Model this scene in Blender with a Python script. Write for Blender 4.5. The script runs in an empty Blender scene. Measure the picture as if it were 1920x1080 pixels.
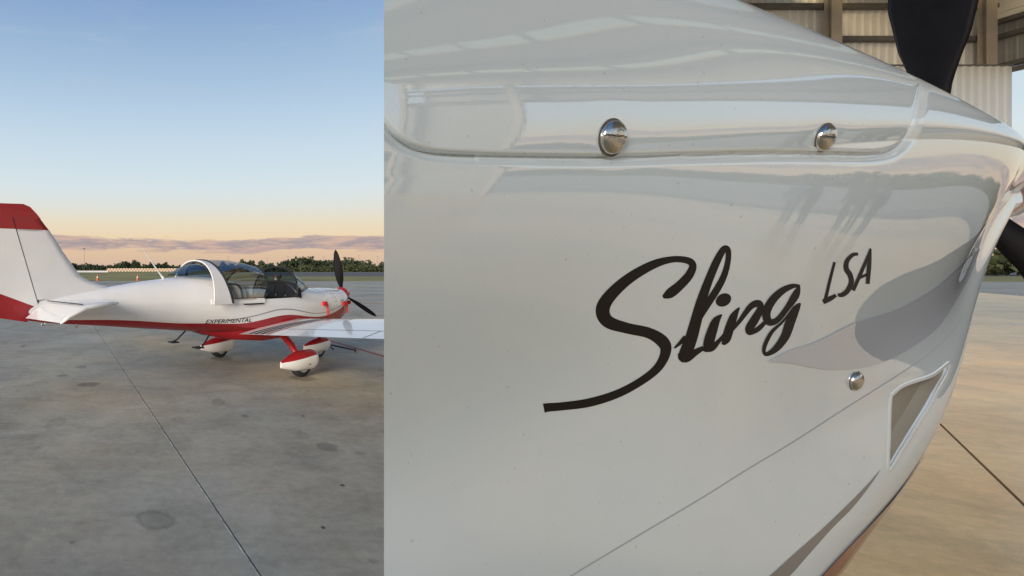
import bpy, math, random
import numpy as np
from mathutils import Vector, Matrix
from mathutils.bvhtree import BVHTree
random.seed(7); np.random.seed(7)
R = math.radians
# ---------------------------------------------------------------- camera, sky, sun
sc = bpy.context.scene
FPX, EYE, CX, CY = 1007.0, 1.57, 360.0, 498.0     # focal length in photo pixels, eye height
cam = bpy.data.cameras.new('camera'); camo = bpy.data.objects.new('camera', cam)
sc.collection.objects.link(camo); sc.camera = camo
camo.location = (0, 0, EYE); camo.rotation_euler = (R(90), 0, 0)
cam.sensor_width = 36; cam.lens = 36 * FPX / 1920
cam.shift_x = (960 - CX) / 1920; cam.shift_y = -(540 - CY) / 1920
cam.clip_start = .02; cam.clip_end = 6000
sc.view_settings.view_transform = 'Standard'; sc.view_settings.look = 'None'
sc.view_settings.exposure = 0.0; sc.view_settings.gamma = 1
sc.view_settings.use_curve_mapping = False
SUN_AZ = Vector((-.64, -.77)).normalized()        # towards the sun
SUN_EL = R(14)
world = bpy.data.worlds.new('World'); sc.world = world; world.use_nodes = True

def s2l(c):
    return tuple((x/255/12.92 if x/255 <= .04045 else ((x/255+.055)/1.055)**2.4) for x in c)

def build_world():
    nt = world.node_tree; N = nt.nodes; L = nt.links; N.clear()
    def n(t, **k):
        o = N.new(t)
        for a, b in k.items(): setattr(o, a, b)
        return o
    def m(op, a, b=None, c=None, clamp=False):
        o = n('ShaderNodeMath', operation=op); o.use_clamp = clamp
        for i, v in enumerate((a, b, c)):
            if v is None: continue
            if isinstance(v, (int, float)): o.inputs[i].default_value = v
            else: L.new(v, o.inputs[i])
        return o.outputs[0]
    tc = n('ShaderNodeTexCoord'); sep = n('ShaderNodeSeparateXYZ'); L.new(tc.outputs['Generated'], sep.inputs[0])
    X, Y, Z = sep.outputs
    el = m('ARCSINE', Z); e01 = m('DIVIDE', el, math.pi/2, clamp=True)
    ramp = n('ShaderNodeValToRGB'); L.new(e01, ramp.inputs[0])
    stops = [(0, (222,192,168)), (1.4, (231,199,168)), (3.0, (245,220,184)), (4.6, (240,228,203)), (6.2, (231,233,226)), (8.3, (222,235,240)),
             (11.2, (211,229,240)), (14.5, (197,220,239)), (19.5, (172,200,228)), (26.5, (139,171,212)), (45, (92,132,184)), (90, (66,104,160))]
    cr = ramp.color_ramp
    while len(cr.elements) > 1: cr.elements.remove(cr.elements[-1])
    for i, (d, c) in enumerate(stops):
        e = cr.elements[0] if i == 0 else cr.elements.new(d/90)
        e.position = d/90; e.color = (*s2l(c), 1)
    sky = n('ShaderNodeTexSky', sky_type='NISHITA'); sky.sun_disc = False
    sky.sun_elevation = SUN_EL; sky.sun_rotation = math.atan2(SUN_AZ.x, SUN_AZ.y)
    # horizon glow towards the sun
    hl = m('SQRT', m('MAXIMUM', m('ADD', m('MULTIPLY', X, X), m('MULTIPLY', Y, Y)), 1e-4))
    dt = m('DIVIDE', m('ADD', m('MULTIPLY', X, SUN_AZ.x), m('MULTIPLY', Y, SUN_AZ.y)), hl)
    glow = m('MULTIPLY', m('POWER', m('MAXIMUM', dt, 0), 5.0), m('SUBTRACT', 1, m('DIVIDE', e01, .16), clamp=True))
    # low cloud bank
    mp = n('ShaderNodeCombineXYZ')
    L.new(m('ARCTAN2', X, Y), mp.inputs[0]); L.new(m('MULTIPLY', el, 6.5), mp.inputs[1])
    def noise(scale, det, off):
        v = n('ShaderNodeVectorMath', operation='ADD'); L.new(mp.outputs[0], v.inputs[0]); v.inputs[1].default_value = off
        t = n('ShaderNodeTexNoise'); L.new(v.outputs[0], t.inputs['Vector'])
        t.inputs['Scale'].default_value = scale; t.inputs['Detail'].default_value = det; t.inputs['Roughness'].default_value = .58
        return t.outputs['Fac']
    n1 = noise(5.5, 7, (3.1, .35, 0)); n2 = noise(17, 5, (8, 2, 0))
    # bank density by elevation: peak about 2.3 degrees
    def bump(c, w):
        d = m('DIVIDE', m('SUBTRACT', el, R(c)), R(w)); return m('POWER', 2.718, m('MULTIPLY', m('MULTIPLY', d, d), -1))
    dens = m('ADD', m('MULTIPLY', bump(2.35, 1.15), .68), m('MULTIPLY', bump(.9, .7), .10))
    cl = m('MULTIPLY', m('SUBTRACT', m('ADD', m('ADD', m('MULTIPLY', n1, 1.15), m('MULTIPLY', n2, .42)), dens), 1.235), 9, clamp=True)
    mix = n('ShaderNodeMixRGB'); L.new(m('MULTIPLY', cl, .85), mix.inputs[0]); L.new(ramp.outputs[0], mix.inputs[1])
    ccol = n('ShaderNodeMixRGB'); L.new(m('MULTIPLY', m('SUBTRACT', n2, .42), 5, clamp=True), ccol.inputs[0])
    ccol.inputs[1].default_value = (*s2l((158,148,160)), 1); ccol.inputs[2].default_value = (*s2l((212,178,166)), 1)
    L.new(ccol.outputs[0], mix.inputs[2])
    # faint high streaks
    hi = m('MULTIPLY', m('MULTIPLY', m('SUBTRACT', noise(2.2, 6, (1.2, 5.3, 0)), .52), 2.0, clamp=True), m('MULTIPLY', bump(24, 9), .6))
    mix1 = n('ShaderNodeMixRGB'); L.new(hi, mix1.inputs[0]); L.new(mix.outputs[0], mix1.inputs[1]); mix1.inputs[2].default_value = (*s2l((205,215,226)), 1)
    mix2 = n('ShaderNodeMixRGB', blend_type='ADD'); L.new(glow, mix2.inputs[0]); L.new(mix1.outputs[0], mix2.inputs[1])
    mix2.inputs[2].default_value = (1.2, .62, .22, 1)
    b1 = n('ShaderNodeBackground'); L.new(mix2.outputs[0], b1.inputs[0]); b1.inputs[1].default_value = .97
    b2 = n('ShaderNodeBackground'); L.new(sky.outputs[0], b2.inputs[0]); b2.inputs[1].default_value = .05
    ms = n('ShaderNodeMixShader'); ms.inputs[0].default_value = .06
    L.new(b1.outputs[0], ms.inputs[1]); L.new(b2.outputs[0], ms.inputs[2])
    o = n('ShaderNodeOutputWorld'); L.new(ms.outputs[0], o.inputs[0])
build_world()
sun = bpy.data.lights.new('sun', 'SUN'); suno = bpy.data.objects.new('sun', sun); sc.collection.objects.link(suno)
sun.energy = 4.2; sun.angle = R(28); sun.color = (1, .90, .78)
sd = Vector((SUN_AZ.x*math.cos(SUN_EL), SUN_AZ.y*math.cos(SUN_EL), math.sin(SUN_EL)))
suno.rotation_euler = sd.to_track_quat('Z', 'Y').to_euler(); suno.location = (-6, -6, 12)

# ---------------------------------------------------------------- helpers
COL = sc.collection
def obj(name, me, mat=None, parent=None, smooth=False, kind=None, label=None, cat=None, group=None):
    if isinstance(me, tuple):
        v, f = me[0], me[1]
        d = bpy.data.meshes.new(name); d.from_pydata([tuple(p) for p in v], [], f)
        if len(me) > 2: d.polygons.foreach_set('material_index', me[2])
        me = d
    mats = mat if isinstance(mat, (list, tuple)) else [mat]
    if mat is not None and not me.materials:
        for x in mats: me.materials.append(x)
    if smooth is True: me.polygons.foreach_set('use_smooth', [True]*len(me.polygons))
    elif smooth: 
        me.polygons.foreach_set('use_smooth', [True]*len(me.polygons)); me.set_sharp_from_angle(angle=R(smooth))
    me.update()
    o = bpy.data.objects.new(name, me); COL.objects.link(o)
    if parent: o.parent = parent
    if kind: o['kind'] = kind
    if label: o['label'] = label
    if cat: o['category'] = cat
    if group: o['group'] = group
    return o
def thing(name, label, cat, loc=(0,0,0), rz=0, group=None):
    o = bpy.data.objects.new(name, None); COL.objects.link(o); o.location = loc; o.rotation_euler = (0,0,rz)
    o['label'] = label; o['category'] = cat
    if group: o['group'] = group
    return o
def box(x0,x1,y0,y1,z0,z1):
    v = [(x,y,z) for z in (z0,z1) for y in (y0,y1) for x in (x0,x1)]
    return v, [(0,2,3,1),(4,5,7,6),(0,1,5,4),(2,6,7,3),(0,4,6,2),(1,3,7,5)]
def join(parts):
    V=[];F=[]
    for v,f in parts:
        b=len(V); V+=list(v); F+=[tuple(i+b for i in q) for q in f]
    return V,F
def tube(pts, rad, n=8, caps=True):
    pts=[Vector(p) for p in pts]; V=[];F=[]
    rr = rad if isinstance(rad,(list,tuple)) else [rad]*len(pts)
    ref=Vector((0,0,1))
    for i,p in enumerate(pts):
        t=(pts[min(i+1,len(pts)-1)]-pts[max(i-1,0)]).normalized()
        r_=ref if abs(t.dot(ref))<.9 else Vector((1,0,0))
        a=t.cross(r_).normalized(); b=t.cross(a)
        for k in range(n):
            q=2*math.pi*k/n; V.append(p+(a*math.cos(q)+b*math.sin(q))*rr[i])
    for i in range(len(pts)-1):
        for k in range(n):
            F.append((i*n+k,i*n+(k+1)%n,(i+1)*n+(k+1)%n,(i+1)*n+k))
    if caps:
        F.append(tuple(range(n))[::-1]); F.append(tuple((len(pts)-1)*n+k for k in range(n)))
    return V,F
def grid(rows, wrap=False):
    V=[p for r in rows for p in r]; n=len(rows[0]); F=[]
    for i in range(len(rows)-1):
        for k in range(n-1+(1 if wrap else 0)):
            k2=(k+1)%n; F.append((i*n+k,i*n+k2,(i+1)*n+k2,(i+1)*n+k))
    return V,F
def lathe(prof, n=24, axis='z', c=(0,0,0)):
    rows=[]
    for r,h in prof:
        row=[]
        for k in range(n):
            a=2*math.pi*k/n; x,y=r*math.cos(a),r*math.sin(a)
            p={'z':(x,y,h),'x':(h,x,y),'y':(x,h,y)}[axis]; row.append((p[0]+c[0],p[1]+c[1],p[2]+c[2]))
        rows.append(row)
    return grid(rows, True)
def lerp_table(tab, x, j=1):
    if x <= tab[0][0]: return tab[0][j]
    for a,b in zip(tab,tab[1:]):
        if x <= b[0]:
            t=(x-a[0])/(b[0]-a[0]); return a[j]+(b[j]-a[j])*t
    return tab[-1][j]
class Spl:      # natural cubic spline
    def __init__(s, xs, ys):
        xs=np.array(xs,float); ys=np.array(ys,float); n=len(xs); h=np.diff(xs); A=np.zeros((n,n)); b=np.zeros(n); A[0,0]=A[-1,-1]=1
        for i in range(1,n-1):
            A[i,i-1]=h[i-1];A[i,i]=2*(h[i-1]+h[i]);A[i,i+1]=h[i]; b[i]=6*((ys[i+1]-ys[i])/h[i]-(ys[i]-ys[i-1])/h[i-1])
        s.m=np.linalg.solve(A,b); s.x=xs; s.y=ys
    def __call__(s, q):
        q=np.asarray(q,float); i=np.clip(np.searchsorted(s.x,q)-1,0,len(s.x)-2); x0=s.x[i]; d=s.x[i+1]-x0; t=q-x0; m=s.m; y=s.y
        return (m[i]*(d-t)**3+m[i+1]*t**3)/(6*d)+(y[i]/d-m[i]*d/6)*(d-t)+(y[i+1]/d-m[i+1]*d/6)*t

# ---------------------------------------------------------------- materials
def mat(name, col, rough=.5, metal=0, coat=0, coat_rough=.03, coat_ior=1.5, var=.0, scale=20, bump=0, bscale=60, spec=.5, ior=None, trans=0):
    m = bpy.data.materials.new(name); m.use_nodes = True; nt = m.node_tree; b = nt.nodes['Principled BSDF']
    b.inputs['Base Color'].default_value = (*col,1); b.inputs['Roughness'].default_value = rough; b.inputs['Metallic'].default_value = metal
    b.inputs['Coat Weight'].default_value = coat; b.inputs['Coat Roughness'].default_value = coat_rough; b.inputs['Coat IOR'].default_value = coat_ior
    b.inputs['Specular IOR Level'].default_value = spec
    if ior: b.inputs['IOR'].default_value = ior
    if trans: b.inputs['Transmission Weight'].default_value = trans
    tc = nt.nodes.new('ShaderNodeTexCoord')
    if var:
        t = nt.nodes.new('ShaderNodeTexNoise'); t.inputs['Scale'].default_value = scale; t.inputs['Detail'].default_value = 6
        nt.links.new(tc.outputs['Object'], t.inputs['Vector'])
        r = nt.nodes.new('ShaderNodeValToRGB'); nt.links.new(t.outputs['Fac'], r.inputs[0])
        r.color_ramp.elements[0].position=.3; r.color_ramp.elements[1].position=.7
        r.color_ramp.elements[0].color = (*[c*(1-var) for c in col],1); r.color_ramp.elements[1].color = (*[min(1,c*(1+var)) for c in col],1)
        nt.links.new(r.outputs[0], b.inputs['Base Color'])
    if bump:
        t = nt.nodes.new('ShaderNodeTexNoise'); t.inputs['Scale'].default_value = bscale; t.inputs['Detail'].default_value = 4
        nt.links.new(tc.outputs['Object'], t.inputs['Vector'])
        bp = nt.nodes.new('ShaderNodeBump'); bp.inputs['Strength'].default_value = bump; bp.inputs['Distance'].default_value = .01
        nt.links.new(t.outputs['Fac'], bp.inputs['Height']); nt.links.new(bp.outputs[0], b.inputs['Normal'])
    return m
M = {}
M['white'] = mat('white_paint', (.80,.78,.75), .35, coat=.8, coat_rough=.04, var=.03, scale=3)
M['red'] = mat('red_paint', (.32,.006,.012), .4, coat=.45, coat_rough=.04, var=.08, scale=3)
M['grey'] = mat('grey_paint', (.30,.30,.31), .4, coat=.5)
M['black'] = mat('black_print', (.008,.006,.007), .5, coat=.06, spec=.2)
M['line'] = mat('panel_gap', (.03,.03,.03), .8)
M['rubber'] = mat('rubber', (.02,.02,.02), .85, var=.2, scale=40)
M['dark'] = mat('dark_interior', (.012,.012,.014), .7, var=.3, scale=20)
M['cream'] = mat('cream_trim', (.58,.55,.48), .7, var=.05, scale=12)
M['steel'] = mat('polished_steel', (.62,.60,.56), .16, metal=1, bump=.05, bscale=300)
M['propblk'] = mat('black_composite', (.006,.005,.006), .6, spec=.12, var=.2, scale=30)
M['redtag'] = mat('red_fabric', (.55,.015,.02), .7)
M['cone'] = mat('cone_orange', (.62,.10,.03), .6)
M['pole'] = mat('pole_grey', (.12,.11,.11), .7)
M['girt'] = mat('galvanised_girt', (.13,.13,.13), .6, var=.15, scale=4)
M['column'] = mat('column_paint', (.44,.40,.35), .6, var=.1, scale=3)
M['clad'] = mat('cladding_sheet', (.82,.83,.83), .55, var=.08, scale=1.2)
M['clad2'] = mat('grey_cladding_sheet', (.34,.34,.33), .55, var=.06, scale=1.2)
M['roof'] = mat('roof_sheet', (.30,.28,.26), .6, var=.06, scale=1.0)
M['cloth_dark'] = mat('dark_cloth', (.03,.032,.04), .9, var=.2, scale=30)
M['cloth_blue'] = mat('blue_cloth', (.05,.07,.12), .9, var=.2, scale=30)
M['skin'] = mat('skin', (.36,.21,.15), .6)
M['hair'] = mat('hair', (.02,.015,.012), .8)
M['seat'] = mat('seat_leather', (.05,.045,.04), .5)
def glass_mat(name, tint, refl=.12):
    m = bpy.data.materials.new(name); m.use_nodes=True; nt=m.node_tree; nt.nodes.clear()
    t=nt.nodes.new('ShaderNodeBsdfTransparent'); t.inputs[0].default_value=(*tint,1)
    g=nt.nodes.new('ShaderNodeBsdfGlossy'); g.inputs['Roughness'].default_value=.03
    f=nt.nodes.new('ShaderNodeLayerWeight'); f.inputs['Blend'].default_value=.35
    a=nt.nodes.new('ShaderNodeMath'); a.operation='MULTIPLY_ADD'; nt.links.new(f.outputs['Fresnel'],a.inputs[0]); a.inputs[1].default_value=.28; a.inputs[2].default_value=refl*.3
    mx=nt.nodes.new('ShaderNodeMixShader'); nt.links.new(a.outputs[0],mx.inputs[0]); nt.links.new(t.outputs[0],mx.inputs[1]); nt.links.new(g.outputs[0],mx.inputs[2])
    o=nt.nodes.new('ShaderNodeOutputMaterial'); nt.links.new(mx.outputs[0],o.inputs[0]); return m
M['glass'] = glass_mat('canopy_glass', (.66,.68,.68))
M['wglass'] = glass_mat('windscreen_glass', (.32,.38,.41))

def node_helpers(nt):
    L=nt.links
    def n(t, **k):
        o=nt.nodes.new(t)
        for a,b in k.items(): setattr(o,a,b)
        return o
    def m(op,a,b=None,c=None,clamp=False):
        o=n('ShaderNodeMath',operation=op); o.use_clamp=clamp
        for i,v in enumerate((a,b,c)):
            if v is None: continue
            if isinstance(v,(int,float)): o.inputs[i].default_value=v
            else: L.new(v,o.inputs[i])
        return o.outputs[0]
    return n,m,L
def gxy(px,py):                                   # ground point under a photo pixel
    Y=EYE*FPX/(py-CY); return (px-CX)/FPX*Y, Y
def concrete(name, stains_and_spots=(), base=(.30,.29,.265), rough=.75, gloss=0, sw=.42):
    mt=bpy.data.materials.new(name); mt.use_nodes=True; nt=mt.node_tree; n,m,L=node_helpers(nt); b=nt.nodes['Principled BSDF']
    geo=n('ShaderNodeNewGeometry'); pos=geo.outputs['Position']
    def noise(scale,det=5,rough=.6,dist=0,vec=None):
        t=n('ShaderNodeTexNoise'); t.inputs['Scale'].default_value=scale; t.inputs['Detail'].default_value=det; t.inputs['Roughness'].default_value=rough; t.inputs['Distortion'].default_value=dist
        L.new(vec or pos,t.inputs['Vector']); return t.outputs['Fac']
    big=noise(.35,5,.55,.6); mid=noise(1.7,6,.62,.8); fine=noise(14,6,.7); grit=noise(120,3,.7)
    mp=n('ShaderNodeMapping'); mp.inputs['Scale'].default_value=(.55,2.4,1); mp.inputs['Rotation'].default_value=(0,0,R(18)); L.new(pos,mp.inputs[0])
    swirl=noise(1.3,7,.66,1.6,mp.outputs[0])
    v=m('ADD',m('MULTIPLY',m('SUBTRACT',big,.5),1.0),m('MULTIPLY',m('SUBTRACT',mid,.5),.85))
    v=m('ADD',v,m('MULTIPLY',m('SUBTRACT',swirl,.5),sw)); v=m('ADD',v,m('MULTIPLY',m('SUBTRACT',fine,.5),.62)); v=m('ADD',v,m('MULTIPLY',m('SUBTRACT',grit,.5),.30))
    v=m('ADD',v,1)
    sep=n('ShaderNodeSeparateXYZ'); L.new(pos,sep.inputs[0])
    wob=m('MULTIPLY',m('SUBTRACT',noise(6,4),.5),1.1)
    for (x,y,rx,ry,d,ring) in stains_and_spots:
        a=m('DIVIDE',m('SUBTRACT',sep.outputs[0],x),rx); c=m('DIVIDE',m('SUBTRACT',sep.outputs[1],y),ry)
        r=m('ADD',m('SQRT',m('ADD',m('MULTIPLY',a,a),m('MULTIPLY',c,c))),wob)
        k=m('MULTIPLY',m('SUBTRACT',1.15,r),3.2,clamp=True)
        if ring:
            k=m('MULTIPLY',k,m('MULTIPLY_ADD',m('MULTIPLY',m('ABSOLUTE',m('SUBTRACT',r,.85)),5,clamp=True),-.45,1))
        v=m('MULTIPLY',v,m('SUBTRACT',1,m('MULTIPLY',k,d)))
    # faint tyre arcs
    if stains_and_spots:
        for (x,y,r0,w,d) in ((-2.6,.9,2.35,.05,.13),(-2.6,.9,2.6,.04,.10),(4.2,-1.5,4.9,.06,.10),(-1.2,7.5,3.6,.05,.10),(3.0,7.0,5.4,.05,.10)):
            a=m('SUBTRACT',sep.outputs[0],x); c=m('SUBTRACT',sep.outputs[1],y)
            r=m('SQRT',m('ADD',m('MULTIPLY',a,a),m('MULTIPLY',c,c)))
            k=m('SUBTRACT',1,m('DIVIDE',m('ABSOLUTE',m('SUBTRACT',r,r0)),w),clamp=True)
            k=m('MULTIPLY',k,m('MULTIPLY',m('SUBTRACT',mid,.42),5,clamp=True))
            v=m('MULTIPLY',v,m('SUBTRACT',1,m('MULTIPLY',k,d)))
    mx=n('ShaderNodeMixRGB',blend_type='MULTIPLY'); mx.inputs[0].default_value=1
    hue=n('ShaderNodeMixRGB'); L.new(m('MULTIPLY',m('SUBTRACT',noise(.5,3),.35),3,clamp=True),hue.inputs[0])
    hue.inputs[1].default_value=(base[0]*1.06,base[1]*.99,base[2]*.92,1); hue.inputs[2].default_value=(base[0]*.96,base[1]*1.0,base[2]*1.05,1)
    L.new(hue.outputs[0],mx.inputs[1])
    cb=n('ShaderNodeCombineXYZ'); [L.new(v,cb.inputs[i]) for i in range(3)]; L.new(cb.outputs[0],mx.inputs[2])
    L.new(mx.outputs[0],b.inputs['Base Color']); b.inputs['Roughness'].default_value=rough
    b.inputs['Specular IOR Level'].default_value=.3; b.inputs['Coat Weight'].default_value=gloss; b.inputs['Coat Roughness'].default_value=.22
    bp=n('ShaderNodeBump'); bp.inputs['Strength'].default_value=.25; bp.inputs['Distance'].default_value=.004
    L.new(m('ADD',fine,m('MULTIPLY',grit,.6)),bp.inputs['Height']); L.new(bp.outputs[0],b.inputs['Normal'])
    return mt
def st(px,py,wpx,hpx,d,ring=0):
    x,y=gxy(px,py); return (x,y,wpx/2/FPX*y,hpx/2*y*y/(EYE*FPX),d,ring)
stains_and_spots=[st(290,974,72,36,.33,1),st(614,838,40,16,.30),st(165,721,38,9,.42),st(152,688,22,6,.30),st(117,704,20,5,.35),st(104,793,34,22,.22,1),
        st(410,754,22,14,.30,1),st(335,787,26,10,.2,1),st(552,807,26,8,.22,1),st(568,817,26,14,.16),st(642,910,9,4,.8),st(606,989,8,5,.7),st(460,780,14,5,.35),
        st(44,649,10,4,.4),st(568,780,8,4,.4),st(416,672,44,9,.3),st(568,709,50,10,.34),st(65,840,26,8,.15),st(678,850,22,7,.2),st(135,1017,10,5,.35),st(700,1052,22,10,.2)]  # two of the ellipses darken the concrete right under the main wheels
M['apron'] = concrete('apron_concrete', stains_and_spots, base=(.385,.35,.272))
M['apronfar'] = concrete('far_concrete', (), base=(.33,.31,.285))
M['hfloor'] = concrete('hangar_concrete', (), base=(.80,.53,.235), rough=.6, sw=.15, gloss=.55)
M['asphalt'] = mat('runway_asphalt', (.10,.098,.095), .9, var=.15, scale=.3)
M['grass'] = mat('grass_field', (.25,.21,.055), .95, var=.35, scale=.12)
M['redline'] = mat('faded_red_line', (.33,.085,.07), .8, var=.25, scale=6)
def leafmat(name,c):
    m_=mat(name,c,.8,var=.4,scale=.35); return m_
M['leaf']=leafmat('dark_leaves',(.035,.048,.018)); M['leaf2']=leafmat('mid_leaves',(.055,.065,.022)); M['bark']=mat('bark',(.09,.07,.05),.9)

# ---------------------------------------------------------------- ground
obj('ground', ([(-3000,-3000,-.10),(3000,-3000,-.10),(3000,3000,-.10),(-3000,3000,-.10)],[(0,1,2,3)]), M['grass'], kind='structure')
def poly(pts,z0,z1):
    n=len(pts); V=[(x,y,z1) for x,y in pts]+[(x,y,z0) for x,y in pts]
    return V,[tuple(range(n))]+[(i,i+n,(i+1)%n+n,(i+1)%n) for i in range(n)]
def clip(pts,p,d,side):
    out=[]; f=lambda q:(d[0]*(q[1]-p[1])-d[1]*(q[0]-p[0]))*side
    for i,a in enumerate(pts):
        b=pts[(i+1)%len(pts)]; fa,fb=f(a),f(b)
        if fa>=0: out.append(a)
        if fa*fb<0:
            t=fa/(fa-fb); out.append((a[0]+(b[0]-a[0])*t,a[1]+(b[1]-a[1])*t))
    return out
def shrink(p,d,g):                                # line shifted sideways
    l=math.hypot(*d); return (p[0]-d[1]/l*g,p[1]+d[0]/l*g)
# concrete base sheet under the joints
apron=obj('apron', poly([(-90,-60),(140,-60),(140,50),(-90,57)],-.09,-.025), mat('joint_sealant',(.11,.10,.085),.9), kind='structure')
J0=gxy(195,640); J1=gxy(490,1080); JD=(J0[0]-J1[0],J0[1]-J1[1]); jl=math.hypot(*JD); JD=(JD[0]/jl,JD[1]/jl); JN=(JD[1],-JD[0])
W_=11.0
rect=[(-90,-60),(140,-60),(140,50),(-90,57)]
for i in range(-3,4):
    pa=(J1[0]+JN[0]*W_*i,J1[1]+JN[1]*W_*i); pb=(J1[0]+JN[0]*W_*(i+1),J1[1]+JN[1]*W_*(i+1)); g=.0045
    sl=rect
    if i>-3: sl=clip(sl,(pa[0]+JN[0]*g,pa[1]+JN[1]*g),JD,-1)
    if i<3: sl=clip(sl,(pb[0]-JN[0]*g,pb[1]-JN[1]*g),JD,1)
    cuts=[12.5,27,41] if i>=0 else [14.2,28,43]
    for a,bq in zip([-200]+cuts,cuts+[200]):
        q=sl
        q=clip(q,(J1[0]+JD[0]*(a+g),J1[1]+JD[1]*(a+g)),JN,1)
        if len(q)>2: q=clip(q,(J1[0]+JD[0]*(bq-g),J1[1]+JD[1]*(bq-g)),JN,-1)
        if len(q)>2: obj('slab',poly(q[::1],-.03,0.0),M['apron'],apron)
obj('joint_edge', poly([(J1[0]+JN[0]*a+JD[0]*b,J1[1]+JN[1]*a+JD[1]*b) for a,b in ((-.016,-2),(-.0075,-2),(-.0075,9.2),(-.016,9.2))],.0005,.0012), mat('joint_mortar',(.42,.42,.40),.9,var=.5,scale=9), apron)
obj('runway', poly([(9,84),(1500,77),(1500,124),(16,131)],-.09,-.06), M['asphalt'], kind='structure')
# painted red line
A=gxy(612,637);B=gxy(722,669)
def strip(A,B,w,z0,z1):
    d=Vector((B[0]-A[0],B[1]-A[1])).normalized(); n_=Vector((-d.y,d.x))*w/2
    return poly([(A[0]+n_.x,A[1]+n_.y),(A[0]-n_.x,A[1]-n_.y),(B[0]-n_.x,B[1]-n_.y),(B[0]+n_.x,B[1]+n_.y)],z0,z1)
Bx=(A[0]+(B[0]-A[0])*1.6,A[1]+(B[1]-A[1])*1.6)
apl=obj('painted_line',strip(A,Bx,.085,.001,.004),M['redline'],apron)
A2=gxy(655,567.5);B2=gxy(735,570.5); obj('painted_line',strip(A2,B2,.10,.001,.004),M['redline'],apron)

# ---------------------------------------------------------------- hangar
HX0,HX1,HXM=4.8,19.3,4.8; HY0,HYM,HY1=-11.0,-2.2,13.0; RZ=8.25
hf=obj('hangar_floor', join([poly([(1.6,-11.2),(19.6,-11.2),(30,13.3),(4.9,13.3),(1.6,4.2)],-.02,.006),poly([(4.9,13.3),(30,13.3),(48,34),(17,34)],-.02,.0055),poly([(-4,-11.2),(1.6,-11.2),(1.6,2.5),(-4,2.0)],-.02,.0055)]), mat('floor_joint',(.16,.12,.08),.9), kind='structure')
hps=[[(1.6,-11.2),(19.6,-11.2),(30,13.3),(4.9,13.3),(1.6,4.2)],[(4.9,13.318),(30,13.318),(48,34),(17,34)],[(-4,-11.2),(1.582,-11.2),(1.582,2.5),(-4,2.0)]]
L1=(gxy(1764,800),(1.88,1.73)); L2=(gxy(1805,690),(1.7,.46))
def two(pl,p,d,g=.009):
    l=math.hypot(*d); n_=(-d[1]/l*g,d[0]/l*g)
    return [q for q in (clip(pl,(p[0]+n_[0],p[1]+n_[1]),d,1),clip(pl,(p[0]-n_[0],p[1]-n_[1]),d,-1)) if len(q)>2]
ps=[]
for hp in hps:
    for q in two(hp,*L1): ps+=two(q,*L2)
for off in ((-7,0),(6,-9)):
    ps=[r for q in ps for r in two(q,(L1[0][0]+off[0],L1[0][1]+off[1]),(1.88,1.73))]
for q in ps:
    v,f=poly(q,.003,.020)
    obj('slab',(v,f),M['hfloor'],hf)
def corr(p0,p1,z0,z1,pitch=.20,depth=.035,thick=True):
    """trapezoidal steel sheet between two plan points"""
    p0=Vector((*p0,0));p1=Vector((*p1,0)); d=(p1-p0); L_=d.length; d.normalize(); n_=Vector((-d.y,d.x,0))
    V=[];F=[]; k=max(1,round(L_/pitch)); pitch=L_/k; pts=[]
    for i in range(k):
        s=i*pitch
        for a,h in ((0,0),(.55,0),(.68,1),(.87,1)): pts.append((s+a*pitch,h*depth))
    pts.append((k*pitch,0)); pts=[q for q in pts if q[0]<=L_+1e-6]
    for s,h in pts:
        q=p0+d*s+n_*h; V+=[(q.x,q.y,z0),(q.x,q.y,z1)]
    for i in range(len(pts)-1): F.append((2*i,2*i+2,2*i+3,2*i+1))
    return V,F
hg=thing('hangar','large open steel hangar with corrugated beige walls, columns and roof skylights','hangar',(0,0,0))
DZ=6.25
# wall facing the camera (behind the nose): upper opaque sheets, paler translucent sheets below
def wall(p0,p1,z0,z1,m): return obj('cladding',corr(p0,p1,z0,z1),m,hg)
M['pale']=mat('translucent_sheet',(.80,.82,.82),.5,var=.04,scale=2)
_nt=M['pale'].node_tree; _o=_nt.nodes['Material Output']; _t=_nt.nodes.new('ShaderNodeBsdfTranslucent'); _t.inputs[0].default_value=(.85,.88,.9,1); _m=_nt.nodes.new('ShaderNodeMixShader'); _m.inputs[0].default_value=.5
_nt.links.new(_nt.nodes['Principled BSDF'].outputs[0],_m.inputs[1]); _nt.links.new(_t.outputs[0],_m.inputs[2]); _nt.links.new(_m.outputs[0],_o.inputs['Surface'])
for a in np.arange(5.9,19.3,2.72):
    b=min(19.25,a+2.72)
    wall((b,HY1),(a,HY1),DZ-.05,RZ,M['clad']); wall((min(b,18.9),HY1-.62),(a,HY1-.62),2.3,DZ-.09,M['pale'])
for z in (6.22,7.0,7.78): obj('girt',box(5.9,19.25,HY1-.20,HY1-.05,z-.05,z+.05),M['girt'],hg)
obj('girt',box(5.9,18.9,HY1-.66,HY1-.05,DZ-.085,DZ-.056),M['girt'],hg)
def col(x,y,w=.12,f=.16,z1=RZ,rot=0):
    h=join([box(-w,w,-f/2,-f/2+.02,0,z1),box(-w,w,f/2-.02,f/2,0,z1),box(-.01,.01,-f/2+.021,f/2-.021,0,z1)])
    o=obj('column',h,M['column'],hg); o.location=(x,y,0.02); o.rotation_euler=(0,0,rot); return o
for px in (1070,1330,1565,1855): 
    x=(px-CX)/FPX*(HY1-.36); c_=col(x,HY1-.33,z1=RZ-DZ); c_.location.z=DZ-.05
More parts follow.
